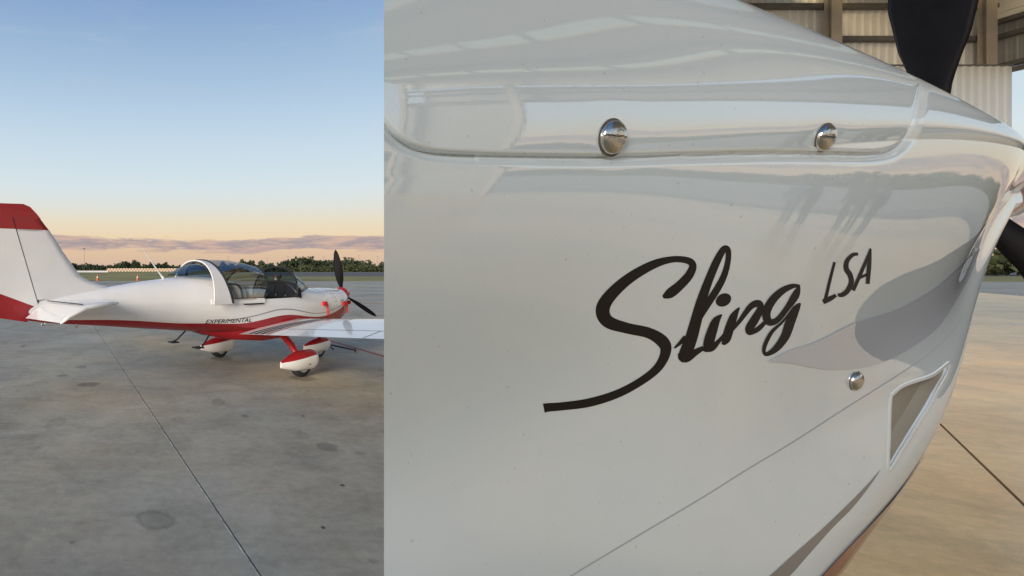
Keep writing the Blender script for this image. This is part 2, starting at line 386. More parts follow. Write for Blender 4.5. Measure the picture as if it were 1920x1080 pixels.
# side wall with the big door
for a in np.arange(-10.2,13,2.9):
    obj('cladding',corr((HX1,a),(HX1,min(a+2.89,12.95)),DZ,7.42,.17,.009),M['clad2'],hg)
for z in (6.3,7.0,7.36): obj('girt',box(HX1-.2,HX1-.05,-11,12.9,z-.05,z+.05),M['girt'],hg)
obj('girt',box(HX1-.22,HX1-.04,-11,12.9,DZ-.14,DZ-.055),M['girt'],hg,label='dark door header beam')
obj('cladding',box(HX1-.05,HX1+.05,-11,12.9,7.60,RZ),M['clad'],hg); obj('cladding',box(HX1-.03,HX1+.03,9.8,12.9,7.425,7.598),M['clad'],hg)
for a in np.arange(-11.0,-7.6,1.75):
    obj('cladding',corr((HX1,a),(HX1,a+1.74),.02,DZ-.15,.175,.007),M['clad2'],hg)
for y in (-10.7,-7.3): col(HX1-.4,y,rot=R(90),z1=RZ)
# low block added out of view behind the camera: keeps the low sun off the near nose section
SHH=3.3
blocker=thing('sun_blocker','added unseen low grey corrugated shed behind the viewpoint beside the hangar','blocker',(-4.7,-7.4,0))
for (p,q) in (((-2.1,-1.6),(2.1,-1.6)),((2.1,-1.6),(2.1,1.6)),((2.1,1.6),(-2.1,1.6)),((-2.1,1.6),(-2.1,-1.6))): obj('wall',corr(p,q,.0,SHH-.06),M['clad'],blocker)
obj('roof',box(-2.2,2.2,-1.7,1.7,SHH-.05,SHH+.03),M['roof'],blocker); obj('door',box(-.6,.6,1.64,1.69,.02,2.1),M['girt'],blocker)
# roof in strips, leaving skylight openings
sky_rows=[(17.75,18.35),(14.1,14.9),(10.0,10.9),(6.6,7.5)]
edges=[HX0]+sorted([e for r in sky_rows for e in r])+[HX1+.3]
for i in range(0,len(edges),2):
    a,b=edges[i],edges[i+1]
    obj('roof_panel',box(a,b,HY0-.3,HY1+.3,RZ,RZ+.06),M['roof'],hg)
M['lite']=bpy.data.materials.new('fibreglass_rooflight'); M['lite'].use_nodes=True
nt_=M['lite'].node_tree; nt_.nodes.clear(); n,m_,L_=node_helpers(nt_)
tl=n('ShaderNodeBsdfTranslucent'); tl.inputs[0].default_value=(.93,.86,.72,1); tp=n('ShaderNodeBsdfTransparent'); tp.inputs[0].default_value=(.98,.88,.66,1)
mx_=n('ShaderNodeMixShader'); mx_.inputs[0].default_value=.9; oo=n('ShaderNodeOutputMaterial'); L_.new(tl.outputs[0],mx_.inputs[1]); L_.new(tp.outputs[0],mx_.inputs[2]); L_.new(mx_.outputs[0],oo.inputs[0])
for (a,b) in sky_rows:
    y=HY0
    while y<HY1:
        obj('skylight',box(a+.01,b-.01,y+.06,y+1.55,RZ+.01,RZ+.03),M['lite'],hg)
        obj('purlin',box(a,b,y-.05,y+.05,RZ-.02,RZ+.055),M['girt'],hg); y+=1.62
for x in np.arange(6.2,19,2.6): obj('rafter',box(x-.06,x+.06,HY0,HY1-.25,RZ-.22,RZ-.03),M['girt'],hg) if abs(x-14.5)>.6 and abs(x-18)>.5 and abs(x-9.8)>.6 else None

# ---------------------------------------------------------------- parked light aircraft (left)
ac=thing('light_aircraft','small white low wing aircraft with red trim, canopy slid open, parked on the apron','aircraft',(1.027,8.42,0),R(34))
ST=[ # x, ztop, zbot, halfwidth, n
(-3.62,1.10,.92,.03,2.0),(-3.45,1.15,.885,.055,2.0),(-3.1,1.215,.84,.10,2.1),(-2.6,1.285,.785,.165,2.15),(-2.1,1.35,.725,.24,2.2),(-1.6,1.40,.67,.33,2.3),
(-1.15,1.435,.615,.43,2.4),(-.85,1.435,.565,.485,2.5),(-.5,1.42,.50,.53,2.6),(0,1.36,.475,.545,2.7),(.38,1.30,.475,.535,2.7),(.8,1.235,.485,.50,2.6),(1.06,1.20,.50,.465,2.5),
(1.35,1.19,.53,.41,2.4),(1.6,1.18,.575,.345,2.3),(1.8,1.165,.66,.26,2.2),(1.90,1.145,.76,.19,2.1),(1.93,1.12,.84,.14,2.0)]
xs=[s[0] for s in ST]; FS=[Spl(xs,[s[j] for s in ST]) for j in range(1,5)]
def sec(x): return [float(F(x)) for F in FS]
def body_pt(x,th):       # th: -90 bottom .. 90 top, starboard positive width
    zt,zb,w,nn=sec(x); zm=zb+(zt-zb)*.46; c=math.cos(th);s=math.sin(th)
    y=w*max(0,c)**(2/nn); z=zm+((zt-zm) if s>0 else (zm-zb))*math.copysign(abs(s)**(2/nn),s); return y,z
def th_at_z(x,z):
    zt,zb,w,nn=sec(x); zm=zb+(zt-zb)*.46; q=(z-zm)/((zt-zm) if z>zm else (zm-zb)); q=max(-1,min(1,q))
    return math.asin(math.copysign(abs(q)**(nn/2),q))
redz=Spl([-3.62,-3.1,-2.75,-2.15,-1.6,-1.27,-.6,-.2,.17,.65,.98,1.35,1.7,1.93],[.94,.90,.885,.84,.785,.77,.755,.81,.832,.775,.765,.82,.92,1.0])
def gz(x):   # grey line bottom, top
    r=float(redz(x)); g=lerp_table([(-3.62,.02),(-1.3,.025),(-.6,.075),(-.1,.085),(.2,.07),(.65,.05),(1.35,.05),(1.93,.03)],x); t=lerp_table([(-3.62,.0005),(-1.1,.001),(-.7,.016),(.2,.02),(.8,.012),(1.93,.01)],x)
    return r,r+g,r+g+t
NX=150
cut0,cut1=-.95,.38
XS=sorted(set([round(-3.62+(1.93+3.62)*i/NX,4) for i in range(NX+1)]+[cut0,cut1]))
rows=[];segs=None
NR=(10,3,2,8,10)   # bottom..red, red..grey, grey, grey..sill, sill..top
for x in XS:
    r,g0,g1=gz(x); zt,zb,_,_=sec(x)
    sill=min(1.085,zt-.02); r=max(zb+.01,min(r,sill-.05)); g0=min(g0,sill-.03); g1=min(g1,sill-.02)
    ths=[-math.pi/2]; 
    for n_,z in zip(NR[:4],(r,g0,g1,sill)):
        t1=th_at_z(x,z); t0=ths[-1]; ths+=[t0+(t1-t0)*(k+1)/n_ for k in range(n_)]
    t0=ths[-1]; ths+=[t0+(math.pi/2-t0)*(k+1)/NR[4] for k in range(NR[4])]
    pts=[body_pt(x,t) for t in ths]
    rows.append([(x,-y,z) for y,z in pts]+[(x,y,z) for y,z in pts[-2:0:-1]])
V,F=grid(rows,True); nn=len(rows[0]); half=sum(NR)
def bandmat(k):
    if k>=half: k=2*half-1-k
    acc=0
    for j,n_ in enumerate(NR):
        acc+=n_
        if k<acc: return j
F2=[];MI=[]
for i in range(len(rows)-1):
    xm=(XS[i]+XS[i+1])/2
    for k in range(nn):
        j=bandmat(k)
        if j==4 and cut0<xm<cut1: continue
        F2.append(F[i*nn+k]); MI.append({0:1,1:0,2:2,3:0,4:0}[j])
fus=obj('fuselage',(V,F2,MI),[M['white'],M['red'],M['grey']],ac,smooth=35)
# cockpit tub, bulkhead, dash
def tub():
    rows=[]
    for x in np.linspace(cut0,cut1,16):
        zt,zb,w,_=sec(x); yy=body_pt(x,th_at_z(x,1.085))[0]-.012
        y2=body_pt(x,th_at_z(x,.80))[0]-.02; zf=sec(x)[1]+.06; y3=body_pt(x,th_at_z(x,zf))[0]*.7; rows.append([(x,-yy,1.08),(x,-y2,.80),(x,-y3,zf),(x,y3,zf),(x,y2,.80),(x,yy,1.08)])
    return grid(rows)
obj('cockpit_tub',tub(),M['dark'],ac)
def crosscap(x,m,name,zlo=.62,zs=1.0,off=0):
    pts=[];n_=20
    for k in range(n_+1):
        t=th_at_z(x,zlo); th=t+(math.pi/2-t)*k/n_; y,z=body_pt(x,th); pts.append((x+off,-y*zs,z*1 if zs==1 else z-.01))
    pts+= [(p[0],-p[1],p[2]) for p in pts[-2::-1]]
    return obj(name,(pts,[tuple(range(len(pts)))]),m,ac)
bh=crosscap(cut0-.005,M['cream'],'bulkhead')
def rrect(cx_,cz,w,h,r,x,n=5):
    P=[]
    for (sx,sz,a0) in ((1,1,0),(-1,1,90),(-1,-1,180),(1,-1,270)):
        for k in range(n+1):
            a=R(a0+90*k/n); P.append((x,cx_+sx*(w/2-r)+math.cos(a)*r,cz+sz*(h/2-r)+math.sin(a)*r))
    return P
# twin seats
for y in (-.25,.25):
    sb=obj('seat',join([box(-.62,-.2,y-.2,y+.2,.66,.8)]),M['seat'],ac)
    P=rrect(y,1.03,.40,.52,.12,0); V=[(-.66-.12*(p[2]-.8),p[1],p[2]) for p in P]+[(-.56-.12*(p[2]-.8),p[1],p[2]) for p in P]; k=len(P)
    obj('seat_back',(V,[tuple(range(k)),tuple(range(2*k-1,k-1,-1))]+[(i,(i+1)%k,(i+1)%k+k,i+k) for i in range(k)]),M['cream'],ac)
    P=rrect(y,1.05,.42,.50,.12,0); obj('piping',tube([(-.645-.12*(p[2]-.8),p[1],p[2]) for p in P+P[:1]],.014,6),M['dark'],ac)
    P=rrect(y,1.19,.30,.20,.07,0); V=[(-.545,p[1],p[2]) for p in P]+[(-.50,p[1],p[2]) for p in P]
    obj('headrest',(V,[tuple(range(k)),tuple(range(2*k-1,k-1,-1))]+[(i,(i+1)%k,(i+1)%k+k,i+k) for i in range(k)]),M['grey'],ac)
# instrument panel facing aft
P=[]
for k in range(17):
    a=math.pi*k/16; P.append((math.cos(a)*.50, 1.06+ .27*math.sin(a)**.45))
V=[(.40,y,z) for y,z in P]+[(.46,y,z) for y,z in P]+[(.56,y*.72,1.06+(z-1.06)*.8) for y,z in P]; k=len(P)
F=[tuple(range(k))]+[(i,i+1,k+i+1,k+i) for i in range(k-1)]+[(k+i,k+i+1,2*k+i+1,2*k+i) for i in range(k-1)]
dash=obj('instrument_panel',(V,F),M['dark'],ac)
M['dial']=mat('dial_grey',(.10,.10,.11),.4); M['screen']=mat('screen_glass',(.012,.014,.02),.45)
for y in (-.33,-.12,.12,.33):
    obj('display',box(.392,.3995,y-.085,y+.085,1.13,1.25),M['screen'],dash)
for y in (-.22,0,.22): obj('knob',lathe([(0,.385),(.02,.385),(.02,.3995)],10,'x',(0,y,1.10)),M['dial'],dash)
obj('compass',join([tube([(.46,0,1.33),(.46,0,1.37)],.012),lathe([(0,1.36),(.035,1.37),(.04,1.40),(.03,1.43),(0,1.435)],12,'z',(.46,0,0))]),M['dark'],ac)
# windscreen + frame
def arch(x,zt,w,zb=1.085,n=20,p=2.3,lean=0):
    o=[]
    for k in range(n+1):
        a=math.pi*k/n; c=math.cos(a);s=math.sin(a)
        z=zb+(zt-zb)*max(0,s)**(2/p); o.append((x+lean*(z-zb),-w*math.copysign(abs(c)**(2/p),c),z))
    return o[::1]
def z_at(x,y):
    lo,hi=.05,1.55
    for _ in range(30):
        md=(lo+hi)/2
        if body_pt(x,md)[0]>y: lo=md
        else: hi=md
    return body_pt(x,lo)[1]
wr=[arch(.35,1.55,.515,lean=.12)]+[arch(x,zt,w,z_at(x,w)-.012) for x,zt,w in ((.52,1.50,.44),(.66,1.43,.37),(.80,1.345,.29),(.92,1.27,.20),(1.02,1.20,.08))]
ws=obj('windscreen',grid(wr),M['wglass'],ac,smooth=True)
obj('windscreen_frame',tube(wr[0],.019,6),M['dark'],ac,smooth=True)
# slid-back canopy: glass bubble, rear hoop, rails
cr_=[arch(-1.56,1.46,.16,1.425),arch(-1.38,1.55,.27,1.42),arch(-1.14,1.625,.40,1.40)]
cf=[arch(-1.12,1.63,.525,1.085),arch(-.9,1.655,.54,1.085),arch(-.65,1.65,.545,1.085),arch(-.45,1.61,.54,1.085,lean=.15),arch(-.34,1.56,.535,1.085,lean=.42)]
can=thing_child=bpy.data.objects.new('canopy',None); COL.objects.link(can); can.parent=ac
obj('glass',grid(cf),M['glass'],can,smooth=True); obj('rear_glass',grid(cr_),M['wglass'],can,smooth=True)
hoop=[]
hk=lambda z: max(0,1-(z-1.04)/.6)
hp0=arch(-1.0,1.635,.552,1.04,28,lean=-.0); 
for (dx,dw,dz) in ((-.17,.0,.0),(-.17,.022,.022),(.0,.022,.022),(.0,.0,.0)):
    hoop.append([((-1.20-.06*hk(z)) if dx<0 else (-1.115+.165*hk(z)),y*(1+dw*1.5),z+dz*(z-1.04)*1.2) for x,y,z in hp0])
obj('rear_hoop',grid(hoop+[hoop[0]]),M['white'],can,smooth=40)
for s in (-1,1):
    rail=[]
    for x in np.linspace(-1.2,-.33,10):
        y=s*(body_pt(x,th_at_z(x,1.07))[0]); rail.append([(x,y-.004*s,1.035),(x,y+s*.022,1.035),(x,y+s*.018,1.10),(x,y-.004*s,1.105)])
    v,f=grid(rail,True); f+= [(0,1,2,3),tuple(36+q for q in (3,2,1,0))]
    obj('rail',(v,f),M['white'],can,smooth=40)
    obj('seal',tube([(x,s*(body_pt(x,th_at_z(x,1.08))[0]+.006),1.108) for x in np.linspace(-1.0,-.34,8)],.008,6),M['dark'],can)
obj('front_seal',tube(cf[-1],.016,6),M['dark'],can)
obj('hoop_seal',tube([(-1.095+.165*hk(z),y*1.01,z+.01) for x,y,z in hp0],.021,6),M['dark'],can)
# slide rail mark on the side
obj('canopy_track',box(-.72,-.36,-.556,-.535,1.015,1.03),M['dark'],ac)
# flying surfaces
def foil(le,te,t,n=12):
    """closed section: upper from TE to LE, lower back; le/te 3D, thickness direction given later"""
    P=[]
    for k in range(2*n):
        a=2*math.pi*k/(2*n); c=(1+math.cos(a))/2       # 1 at TE
        th=t*2.6*(.2969*math.sqrt(c if c>0 else 0)-.1260*c-.3516*c*c+.2843*c**3-.1036*c**4) if True else 0
        # c measured from LE
        P.append((c,(1 if a<math.pi else -1)*th*1.9))
    return P
def surface(rows,axis,n=12):
    out=[]
    for le,te,t in rows:
        le=Vector(le);te=Vector(te); ch=(te-le).length; r=[]
        for c,h in foil(le,te,1,n):
            p=le+(te-le)*c+Vector(axis)*(h*t*.5); r.append(tuple(p))
        out.append(r)
    V,F=grid(out,True); k=2*n
    F.append(tuple(range(k))[::-1]); F.append(tuple((len(rows)-1)*k+i for i in range(k)))
    return V,F
def hinge(z): return -3.47-(z-1.06)*.291
def fin_le(z): return float(Spl([1.18,1.26,1.33,1.40,1.52,1.72,1.98,2.12,2.16,2.30],[-2.2,-2.42,-2.68,-2.87,-3.0,-3.15,-3.325,-3.44,-3.47,-3.66])(z))
def fr(z): return ((fin_le(z),0,z),(hinge(z)+.004,0,z),.075*(hinge(z)-fin_le(z))/-1.1+.03)
zz=[1.16,1.22,1.28,1.33,1.38,1.44,1.52,1.62,1.74,1.86,1.98]
def fin_mesh(zs):
    out=[]
    for z in zs:
        le=fin_le(z); te=hinge(z)+.004; ch=te-le; n_=14; r=[]
        side=[]
        for k in range(n_+1):
            c=k/n_; t=(.050 if z<1.3 else .045)*(1-.5*(z-1.1)/1.2)*(math.sqrt(min(1,c*6))*(1-.25*c)); side.append((le+ch*c,t,z))
        r=[(x,-t,z) for x,t,z in side]+[(x,t,z) for x,t,z in side[::-1]]
        out.append(r)
    v,f=grid(out,True); k=len(out[0]); f.append(tuple(range(k))); f.append(tuple((len(out)-1)*k+i for i in range(k))[::-1]); return v,f
fin=obj('fin',fin_mesh(zz+[2.0]),M['white'],ac,smooth=35)
obj('fin_tip',fin_mesh([2.0,2.06,2.13]),M['red'],fin,smooth=35)
obj('fin_stripe',join([fin_mesh([1.975,2.0])]),M['white'],fin)
def rud_mesh(rowspec):
    out=[]
    for (xh,zh,xt,zt_) in rowspec:
        n_=8; side=[]
        for k in range(n_+1):
            c=k/n_; t=.034*(1-c)*(1-.4*(zh-1)/1.2)+.003
            side.append((xh+(xt-xh)*c,t,zh+(zt_-zh)*c))
        out.append([(x,-t,z) for x,t,z in side]+[(x,t,z) for x,t,z in side[::-1]])
    v,f=grid(out,True); k=len(out[0]); f.append(tuple(range(k))); f.append(tuple((len(out)-1)*k+i for i in range(k))[::-1]); return v,f
rud=obj('rudder',rud_mesh([(hinge(1.06)-.008,1.06,-4.06,1.30),(hinge(1.5)-.008,1.5,-4.10,1.6),(hinge(2.0)-.008,2.0,-4.17,2.0)]),M['white'],ac,smooth=35)
obj('rudder_base',rud_mesh([(-3.62,.90,-3.93,.96),(hinge(1.06)-.008,1.06,-4.06,1.30)]),M['red'],rud,smooth=35)
obj('rudder_top',rud_mesh([(hinge(2.0)-.008,2.0,-4.17,2.0),(hinge(2.13)-.008,2.13,-4.19,2.13)]),M['red'],rud,smooth=35)
obj('balance_horn',rud_mesh([(-3.45,2.132,-4.19,2.132),(-3.50,2.19,-4.195,2.19),(-3.58,2.27,-4.2,2.265),(-3.66,2.30,-4.2,2.285)]),M['red'],rud,smooth=35)
obj('hinge_gap',tube([(hinge(z),0,z) for z in (1.0,1.5,2.13)],[.03,.026,.022],6),M['line'],ac)
# rudder skirt on fuselage
# tailplane
for s in (-1,1):
    rows=[((-2.62,.05*s,1.13),(-3.40,.05*s,1.13),.085),((-2.72,.4*s,1.14),(-3.40,.4*s,1.14),.08),((-2.86,.85*s,1.155),(-3.39,.85*s,1.15),.07),((-2.98,1.10*s,1.165),(-3.385,1.12*s,1.155),.06),((-3.10,1.19*s,1.165),(-3.38,1.19*s,1.155),.03)]
    if s>0: rows=rows[::-1]
    obj('tailplane',surface(rows,(0,0,1)),M['white'],ac,smooth=40)
    rows=[((-3.40,.10*s,1.13),(-3.66,.10*s,.955),.055),((-3.39,1.19*s,1.155),(-3.63,1.19*s,.99),.04)]
    if s>0: rows=rows[::-1]
    obj('elevator',surface(rows,(.3,0,1)),M['white'],ac,smooth=40)
    obj('gap',tube([(-3.402,.12*s,1.150),(-3.392,1.17*s,1.168)],.006,6),M['line'],ac)
    obj('tip_cap',tube([(-2.97,1.13*s,1.165),(-3.1,1.195*s,1.165),(-3.38,1.205*s,1.13),(-3.55,1.205*s,1.05),(-3.64,1.20*s,.985)],[.012,.026,.03,.024,.010],8),M['white'],ac,smooth=True)
# wings
def wz(x_frac,y): return (.70+.082*(abs(y)-.48))
WR=[(.48,.47,-.76,.15),(1.0,.47,-.74,.15),(2.4,.455,-.70,.135),(3.6,.44,-.66,.12),(4.35,.42,-.62,.10),(4.58,.30,-.55,.03)]
def wing_upper(c,y,s,off=0):
    le=lerp_table([(r[0],r[1]) for r in WR],y); te=lerp_table([(r[0],r[2]) for r in WR],y); t=lerp_table([(r[0],r[3]) for r in WR],y)
    th=2.6*1.9*(.2969*math.sqrt(c)-.1260*c-.3516*c*c+.2843*c**3-.1036*c**4)
    z=wz(0,y)+.04-c*.14; return (le+(te-le)*c, s*y, z+th*t*.5+off)
for s in (-1,1):
    rows=[((le,y*s,wz(0,y)+.04),(te,y*s,wz(0,y)-.10),t) for y,le,te,t in WR]
    if s>0: rows=rows[::-1]
    w=obj('wing',surface(rows,(0,0,1),20),M['white'],ac,smooth=40)
    # aileron / flap gap and chordwise seam
    for nm,c in (('flap_gap',.72),):
        v=[];f=[]
        for i,y in enumerate(np.linspace(.9,4.3,18)): v+=[wing_upper(c,y,s,.002),wing_upper(c+.009,y,s,.002)]
        f=[(2*i,2*i+1,2*i+3,2*i+2) for i in range(17)]; obj(nm,(v,f),M['line'],w)
    v=[wing_upper(c,y,s,.002) for c in np.linspace(.72,.995,6) for y in (2.55,2.562)]; obj('flap_end_gap',(v,[(2*i,2*i+1,2*i+3,2*i+2) for i in range(5)]),M['line'],w)
    # dark and red root stripes
    for j in range(4):
        v=[];N_=18
        for i in range(N_+1):
            t=i/N_; c=.04+.94*t; y=.64+.40*(1-t)**1.6+j*.115*(.55+.45*t); wdt=.068*(.35+.65*t)
            v+=[wing_upper(c,y,s,.003),wing_upper(c,y+wdt,s,.003)]
        obj('root_stripe',(v,[(2*i,2*i+1,2*i+3,2*i+2) for i in range(N_)]),M['line'] if j<3 else M['red'],w)
    # root fairing (red)
    rows=[]
    for x,zl,zh in ((-1.25,.64,.66),(-1.0,.56,.68),(-.7,.50,.70),(-.3,.47,.74),(.1,.50,.80),(.35,.56,.80),(.55,.66,.74)):
        yb=body_pt(x,th_at_z(x,(zl+zh)/2))[0]
        e=lerp_table([(-1.25,-.02),(-.9,.0),(-.5,.08),(0,.1),(.4,.06),(.55,-.02)],x)
        rows.append([(x,s*(yb-.08),zh),(x,s*(yb+e*.5),zh-.02),(x,s*(yb+e),zh-(zh-zl)*.45),(x,s*(yb-.02+e*.4),zl),(x,s*(yb-.12),zl-.01)])
    obj('root_fairing',grid(rows),M['red'],ac,smooth=True)
# landing gear
def pant(x0,x1,y,zb,zt,hw,name,lab=None):
    n_=20; rw=[]; rr=[]
    W=Spl([0,.05,.2,.5,.8,1],[.30,.66,.97,1,.66,.13]); Zt=Spl([0,.06,.22,.5,.8,1],[.66,.86,1.0,.97,.76,.56]); Zb=Spl([0,.1,.3,.6,.85,1],[.36,.10,.0,.0,.14,.24])
    for i in range(n_+1):
        t=i/n_; x=x1+(x0-x1)*t; w=hw*max(.02,float(W(t))); a=zb+(zt-zb)*float(Zt(t)); b=zb+(zt-zb)*float(Zb(t)); zm=(a+b)/2
        split=zb+(zt-zb)*(.78-.32*max(0,(t-.1))**1.2-.10*math.sin(t*3.1)*0)
        split=min(max(split,b+.003),a-.003)
        row=[]
        ts=asin_=math.asin(max(-1,min(1,(split-zm)/((a-b)/2+1e-6))))
        for th in list(np.linspace(-math.pi/2,ts,8))+list(np.linspace(ts,math.pi/2,8))[1:]:
            row.append((x,-w*max(0,math.cos(th))**.8,zm+(a-b)/2*math.sin(th)))
        rw.append([(p[0],y+p[1],p[2]) for p in row]+[(p[0],y-p[1],p[2]) for p in row[-2:0:-1]])
    v,f=grid(rw,True); k=len(rw[0]); mi=[]
    for i in range(n_):
        for q in range(k):
            qq=q if q<14 else k-1-q
            mi.append(0 if qq<7 else 1)
    f.append(tuple(range(k))[::-1]); f.append(tuple(n_*k+i for i in range(k))); mi+=[0,0]
    return obj(name,(v,f,mi),[M['white'],M['red']],ac,smooth=40)
def wheel(x,y,r,w):
    wh=obj('wheel',lathe([(r*.3,-w/2),(r*.62,-w/2),(r*.85,-w/2-.004),(r*.97,-w*.36),(r,-w*.15),(r,w*.15),(r*.97,w*.36),(r*.85,w/2+.004),(r*.62,w/2),(r*.3,w/2)],28,'y',(x,y,r)),M['rubber'],ac,smooth=True)
    obj('rim',lathe([(0,-w/2-.002),(r*.6,-w/2-.002),(r*.6,w/2+.002),(0,w/2+.002)],20,'y',(x,y,r)),M['grey'],wh,smooth=30); return wh
for s in (-1,1):
    y=.96*s; wheel(-.03,y,.165,.13); p=pant(-.41,.29,y,.085,.37,.125,'wheel_fairing')
    obj('axle_cap',lathe([(0,-.002),(.026,-.002),(.026,.006),(0,.006)],12,'y',(0.03,y+s*.119,.20)),M['dark'],p)
    leg=[(-.02,.40*s,.60),(-.03,.62*s,.54),(-.04,.80*s,.43),(-.04,.90*s,.33),(-.03,.95*s,.24)]
    v,f=tube(leg,[.052,.046,.042,.038,.034],10); c=Vector((0,0,0))
    v=[Vector((q.x*1.35,q.y,q.z)) for q in v]
    obj('gear_leg',(v,f),M['red'],ac,smooth=True)
wheel(1.34,0,.155,.12); pant(1.02,1.62,0,.10,.345,.115,'wheel_fairing')
obj('nose_gear_leg',tube([(1.45,0,.60),(1.38,0,.30),(1.36,0,.18)],[.035,.03,.03],10),M['red'],ac,smooth=True)
# steps, antenna, drains, tie ring
for s in (-1,1):
    obj('step',join([tube([(-1.15,.30*s,.60),(-1.28,.34*s,.47),(-1.33,.38*s,.44)],.012,6),box(-1.40,-1.28,.32*s-.05,.32*s+.09,.43,.445)]),M['dark'],ac)
obj('whip_antenna',tube([(-1.72,0,1.40),(-1.76,0,1.44),(-2.05,0,1.80)],[.022,.012,.004],6),M['white'],ac)
obj('beacon',lathe([(0,.86),(.02,.86),(.022,.80),(.0,.78)],10,'z',(-3.0,-.02,0)),M['steel'],ac)
obj('tie_ring',tube([(-3.42,0,.90),(-3.44,0,.85),(-3.40,0,.84),(-3.38,0,.89)],.007,6),M['steel'],ac)
# spinner + prop
SPX,SPZ=1.95,1.07
obj('spinner',lathe([(.0,2.17),(.025,2.155),(.07,2.10),(.105,2.02),(.125,1.94),(.12,1.925),(0,1.925)],24,'x',(0,0,SPZ)),M['red'],ac,smooth=35)
def blade(rt,w0,thick=.016,n_=18,prof=None,pitch0=48,pitch1=16):
    rows=[]
    prof=prof or [(0,.35),(.12,.42),(.28,.85),(.48,1),(.75,.82),(.92,.5),(.985,.25),(1,.05)]
    for i in range(n_+1):
        t=i/n_; r=.05+(rt-.05)*t; w=w0*float(np.interp(t,[p[0] for p in prof],[p[1] for p in prof])); th=thick*(1.5-1.2*t); pit=R(pitch0+(pitch1-pitch0)*t)
        row=[]
        for k in range(12):
            a=2*math.pi*k/12; u=math.cos(a)*w/2; q=math.sin(a)*th/2+.10*w*(1-math.cos(a)**2)*0
            # chord lies in (rotation direction, axis)
            row.append((u*math.sin(pit)+q*math.cos(pit), u*math.cos(pit)-q*math.sin(pit), r))
        rows.append(row)
    v,f=grid(rows,True); f.append(tuple(range(12))[::-1]); f.append(tuple(n_*12+i for i in range(12))); return v,f
pr=bpy.data.objects.new('propeller',None); COL.objects.link(pr); pr.parent=ac; pr.location=(1.97,0,SPZ)
bm=None
for a in (-11,115,235):
    o=obj('blade',blade(.80,.15,pitch0=-55,pitch1=-22),M['propblk'],pr,smooth=True) if bm is None else obj('blade',bm,None,pr)
    bm=o.data; o.rotation_euler=(R(a)*1,0,0)
# red covers with ribbons
for (x,z,dz) in ((1.0,.96,.18),(1.62,.93,.16)):
    y=body_pt(x,th_at_z(x,z))[0]
    c=obj('red_cover',join([box(x-.045,x+.03,-y-.05,-y+.01,z-.03,z+.035)]),M['redtag'],ac)
    obj('ribbon',join([tube([(x+.03,-y-.02,z),(x+.07,-y-.015,z-.02),(x+.085,-y-.012,z-dz)],[.006,.014,.018],4)]),M['redtag'],c)
o=obj('red_cover',box(1.90,1.96,-.20,-.13,.90,.96),M['redtag'],ac)
# cowl panel lines and fasteners
for x in (1.10,1.36):
    pts=[]
    for th in np.linspace(th_at_z(x,.88),1.5,16):
        y,z=body_pt(x,th); pts.append((x,-y*1.001-.0005,z+.0005))
    obj('panel_line',tube(pts,.0025,4),M['grey'],ac)
fl=[]
for x in (1.30,1.38):
    for z in (.92,.98,1.04,1.10): y=body_pt(x,th_at_z(x,z))[0]; fl.append(lathe([(0,-.004),(.008,-.004),(.008,.003)],8,'y',(x,-y,z)))
obj('fasteners',join(fl),M['steel'],ac,kind='stuff')
o=obj('cowl_vent',box(1.50,1.585,-.372,-.34,.985,1.005),M['grey'],ac)
# tow bar and chock by the nose wheel
tb=thing('tow_bar','thin black tow bar lying on the concrete by the nose wheel','tow bar',(*gxy(612,655),0))
g=gxy(612,655); e=gxy(668,660)
obj('bar',tube([(0,0,.10),(e[0]-g[0],e[1]-g[1],.03)],.014,8),M['dark'],tb); obj('handle',tube([(e[0]-g[0]-.05,e[1]-g[1]-.1,.03),(e[0]-g[0]+.0,e[1]-g[1]+.1,.03)],.014,8),M['dark'],tb)
obj('fork',tube([(-.12,.05,.12),(0,0,.10),(.10,-.14,.02)],.013,8),M['dark'],tb)
# EXPERIMENTAL lettering wrapped on the side
def text_mesh(s,size):
    c=bpy.data.curves.new('t','FONT'); c.body=s; c.size=size; c.resolution_u=3; o=bpy.data.objects.new('t',c); COL.objects.link(o)
    dg=bpy.context.evaluated_depsgraph_get(); me=bpy.data.meshes.new_from_object(o.evaluated_get(dg)); bpy.data.objects.remove(o); return me
me=text_mesh('EXPERIMENTAL',.088); 
xa=max(v.co.x for v in me.vertices)
for v in me.vertices:
    x=-1.26+v.co.x*(.70/xa)+v.co.y*.15; z=.765+v.co.y*.95+ (.0)*v.co.x; v.co=(x,-body_pt(x,th_at_z(x,z))[0]-.004,z)
obj('lettering',me,M['black'],ac)

# ---------------------------------------------------------------- big nose section in the foreground
PP=[0.06199, 0.70798, 0.26118, 0.36746, 0.34678, 0.34124, 0.32591, 0.29765, 0.25084, 0.21439, 0.17546, 2.12182, 1.99408, 1.90751, 1.83441, 1.78557, 1.78653, 1.7941, 1.79812, 1.63692, 1.67291, 1.70434, 1.72838, 1.73542, 1.7423, 1.74583, 1.74862, 1.05386, 1.05484, 0.94227, 1.08459, 1.2566, 1.44569, 1.55742, 1.6522, 2.18822, 2.20598, -0.11718, -0.01569, -0.30161]
K=8; sk=[0,.3,.6,.85,1.05,1.2,1.32,1.45]; AX,AY,AL=PP[:3]
Wd,ZT,ZM,ZB=[Spl(sk,PP[3+i*K:3+(i+1)*K]) for i in range(4)]; NT,NB,E1,E2,E3=PP[3+4*K:8+4*K]
FW=np.array([math.cos(AL),math.sin(AL)]); RT=np.array([math.sin(AL),-math.cos(AL)])
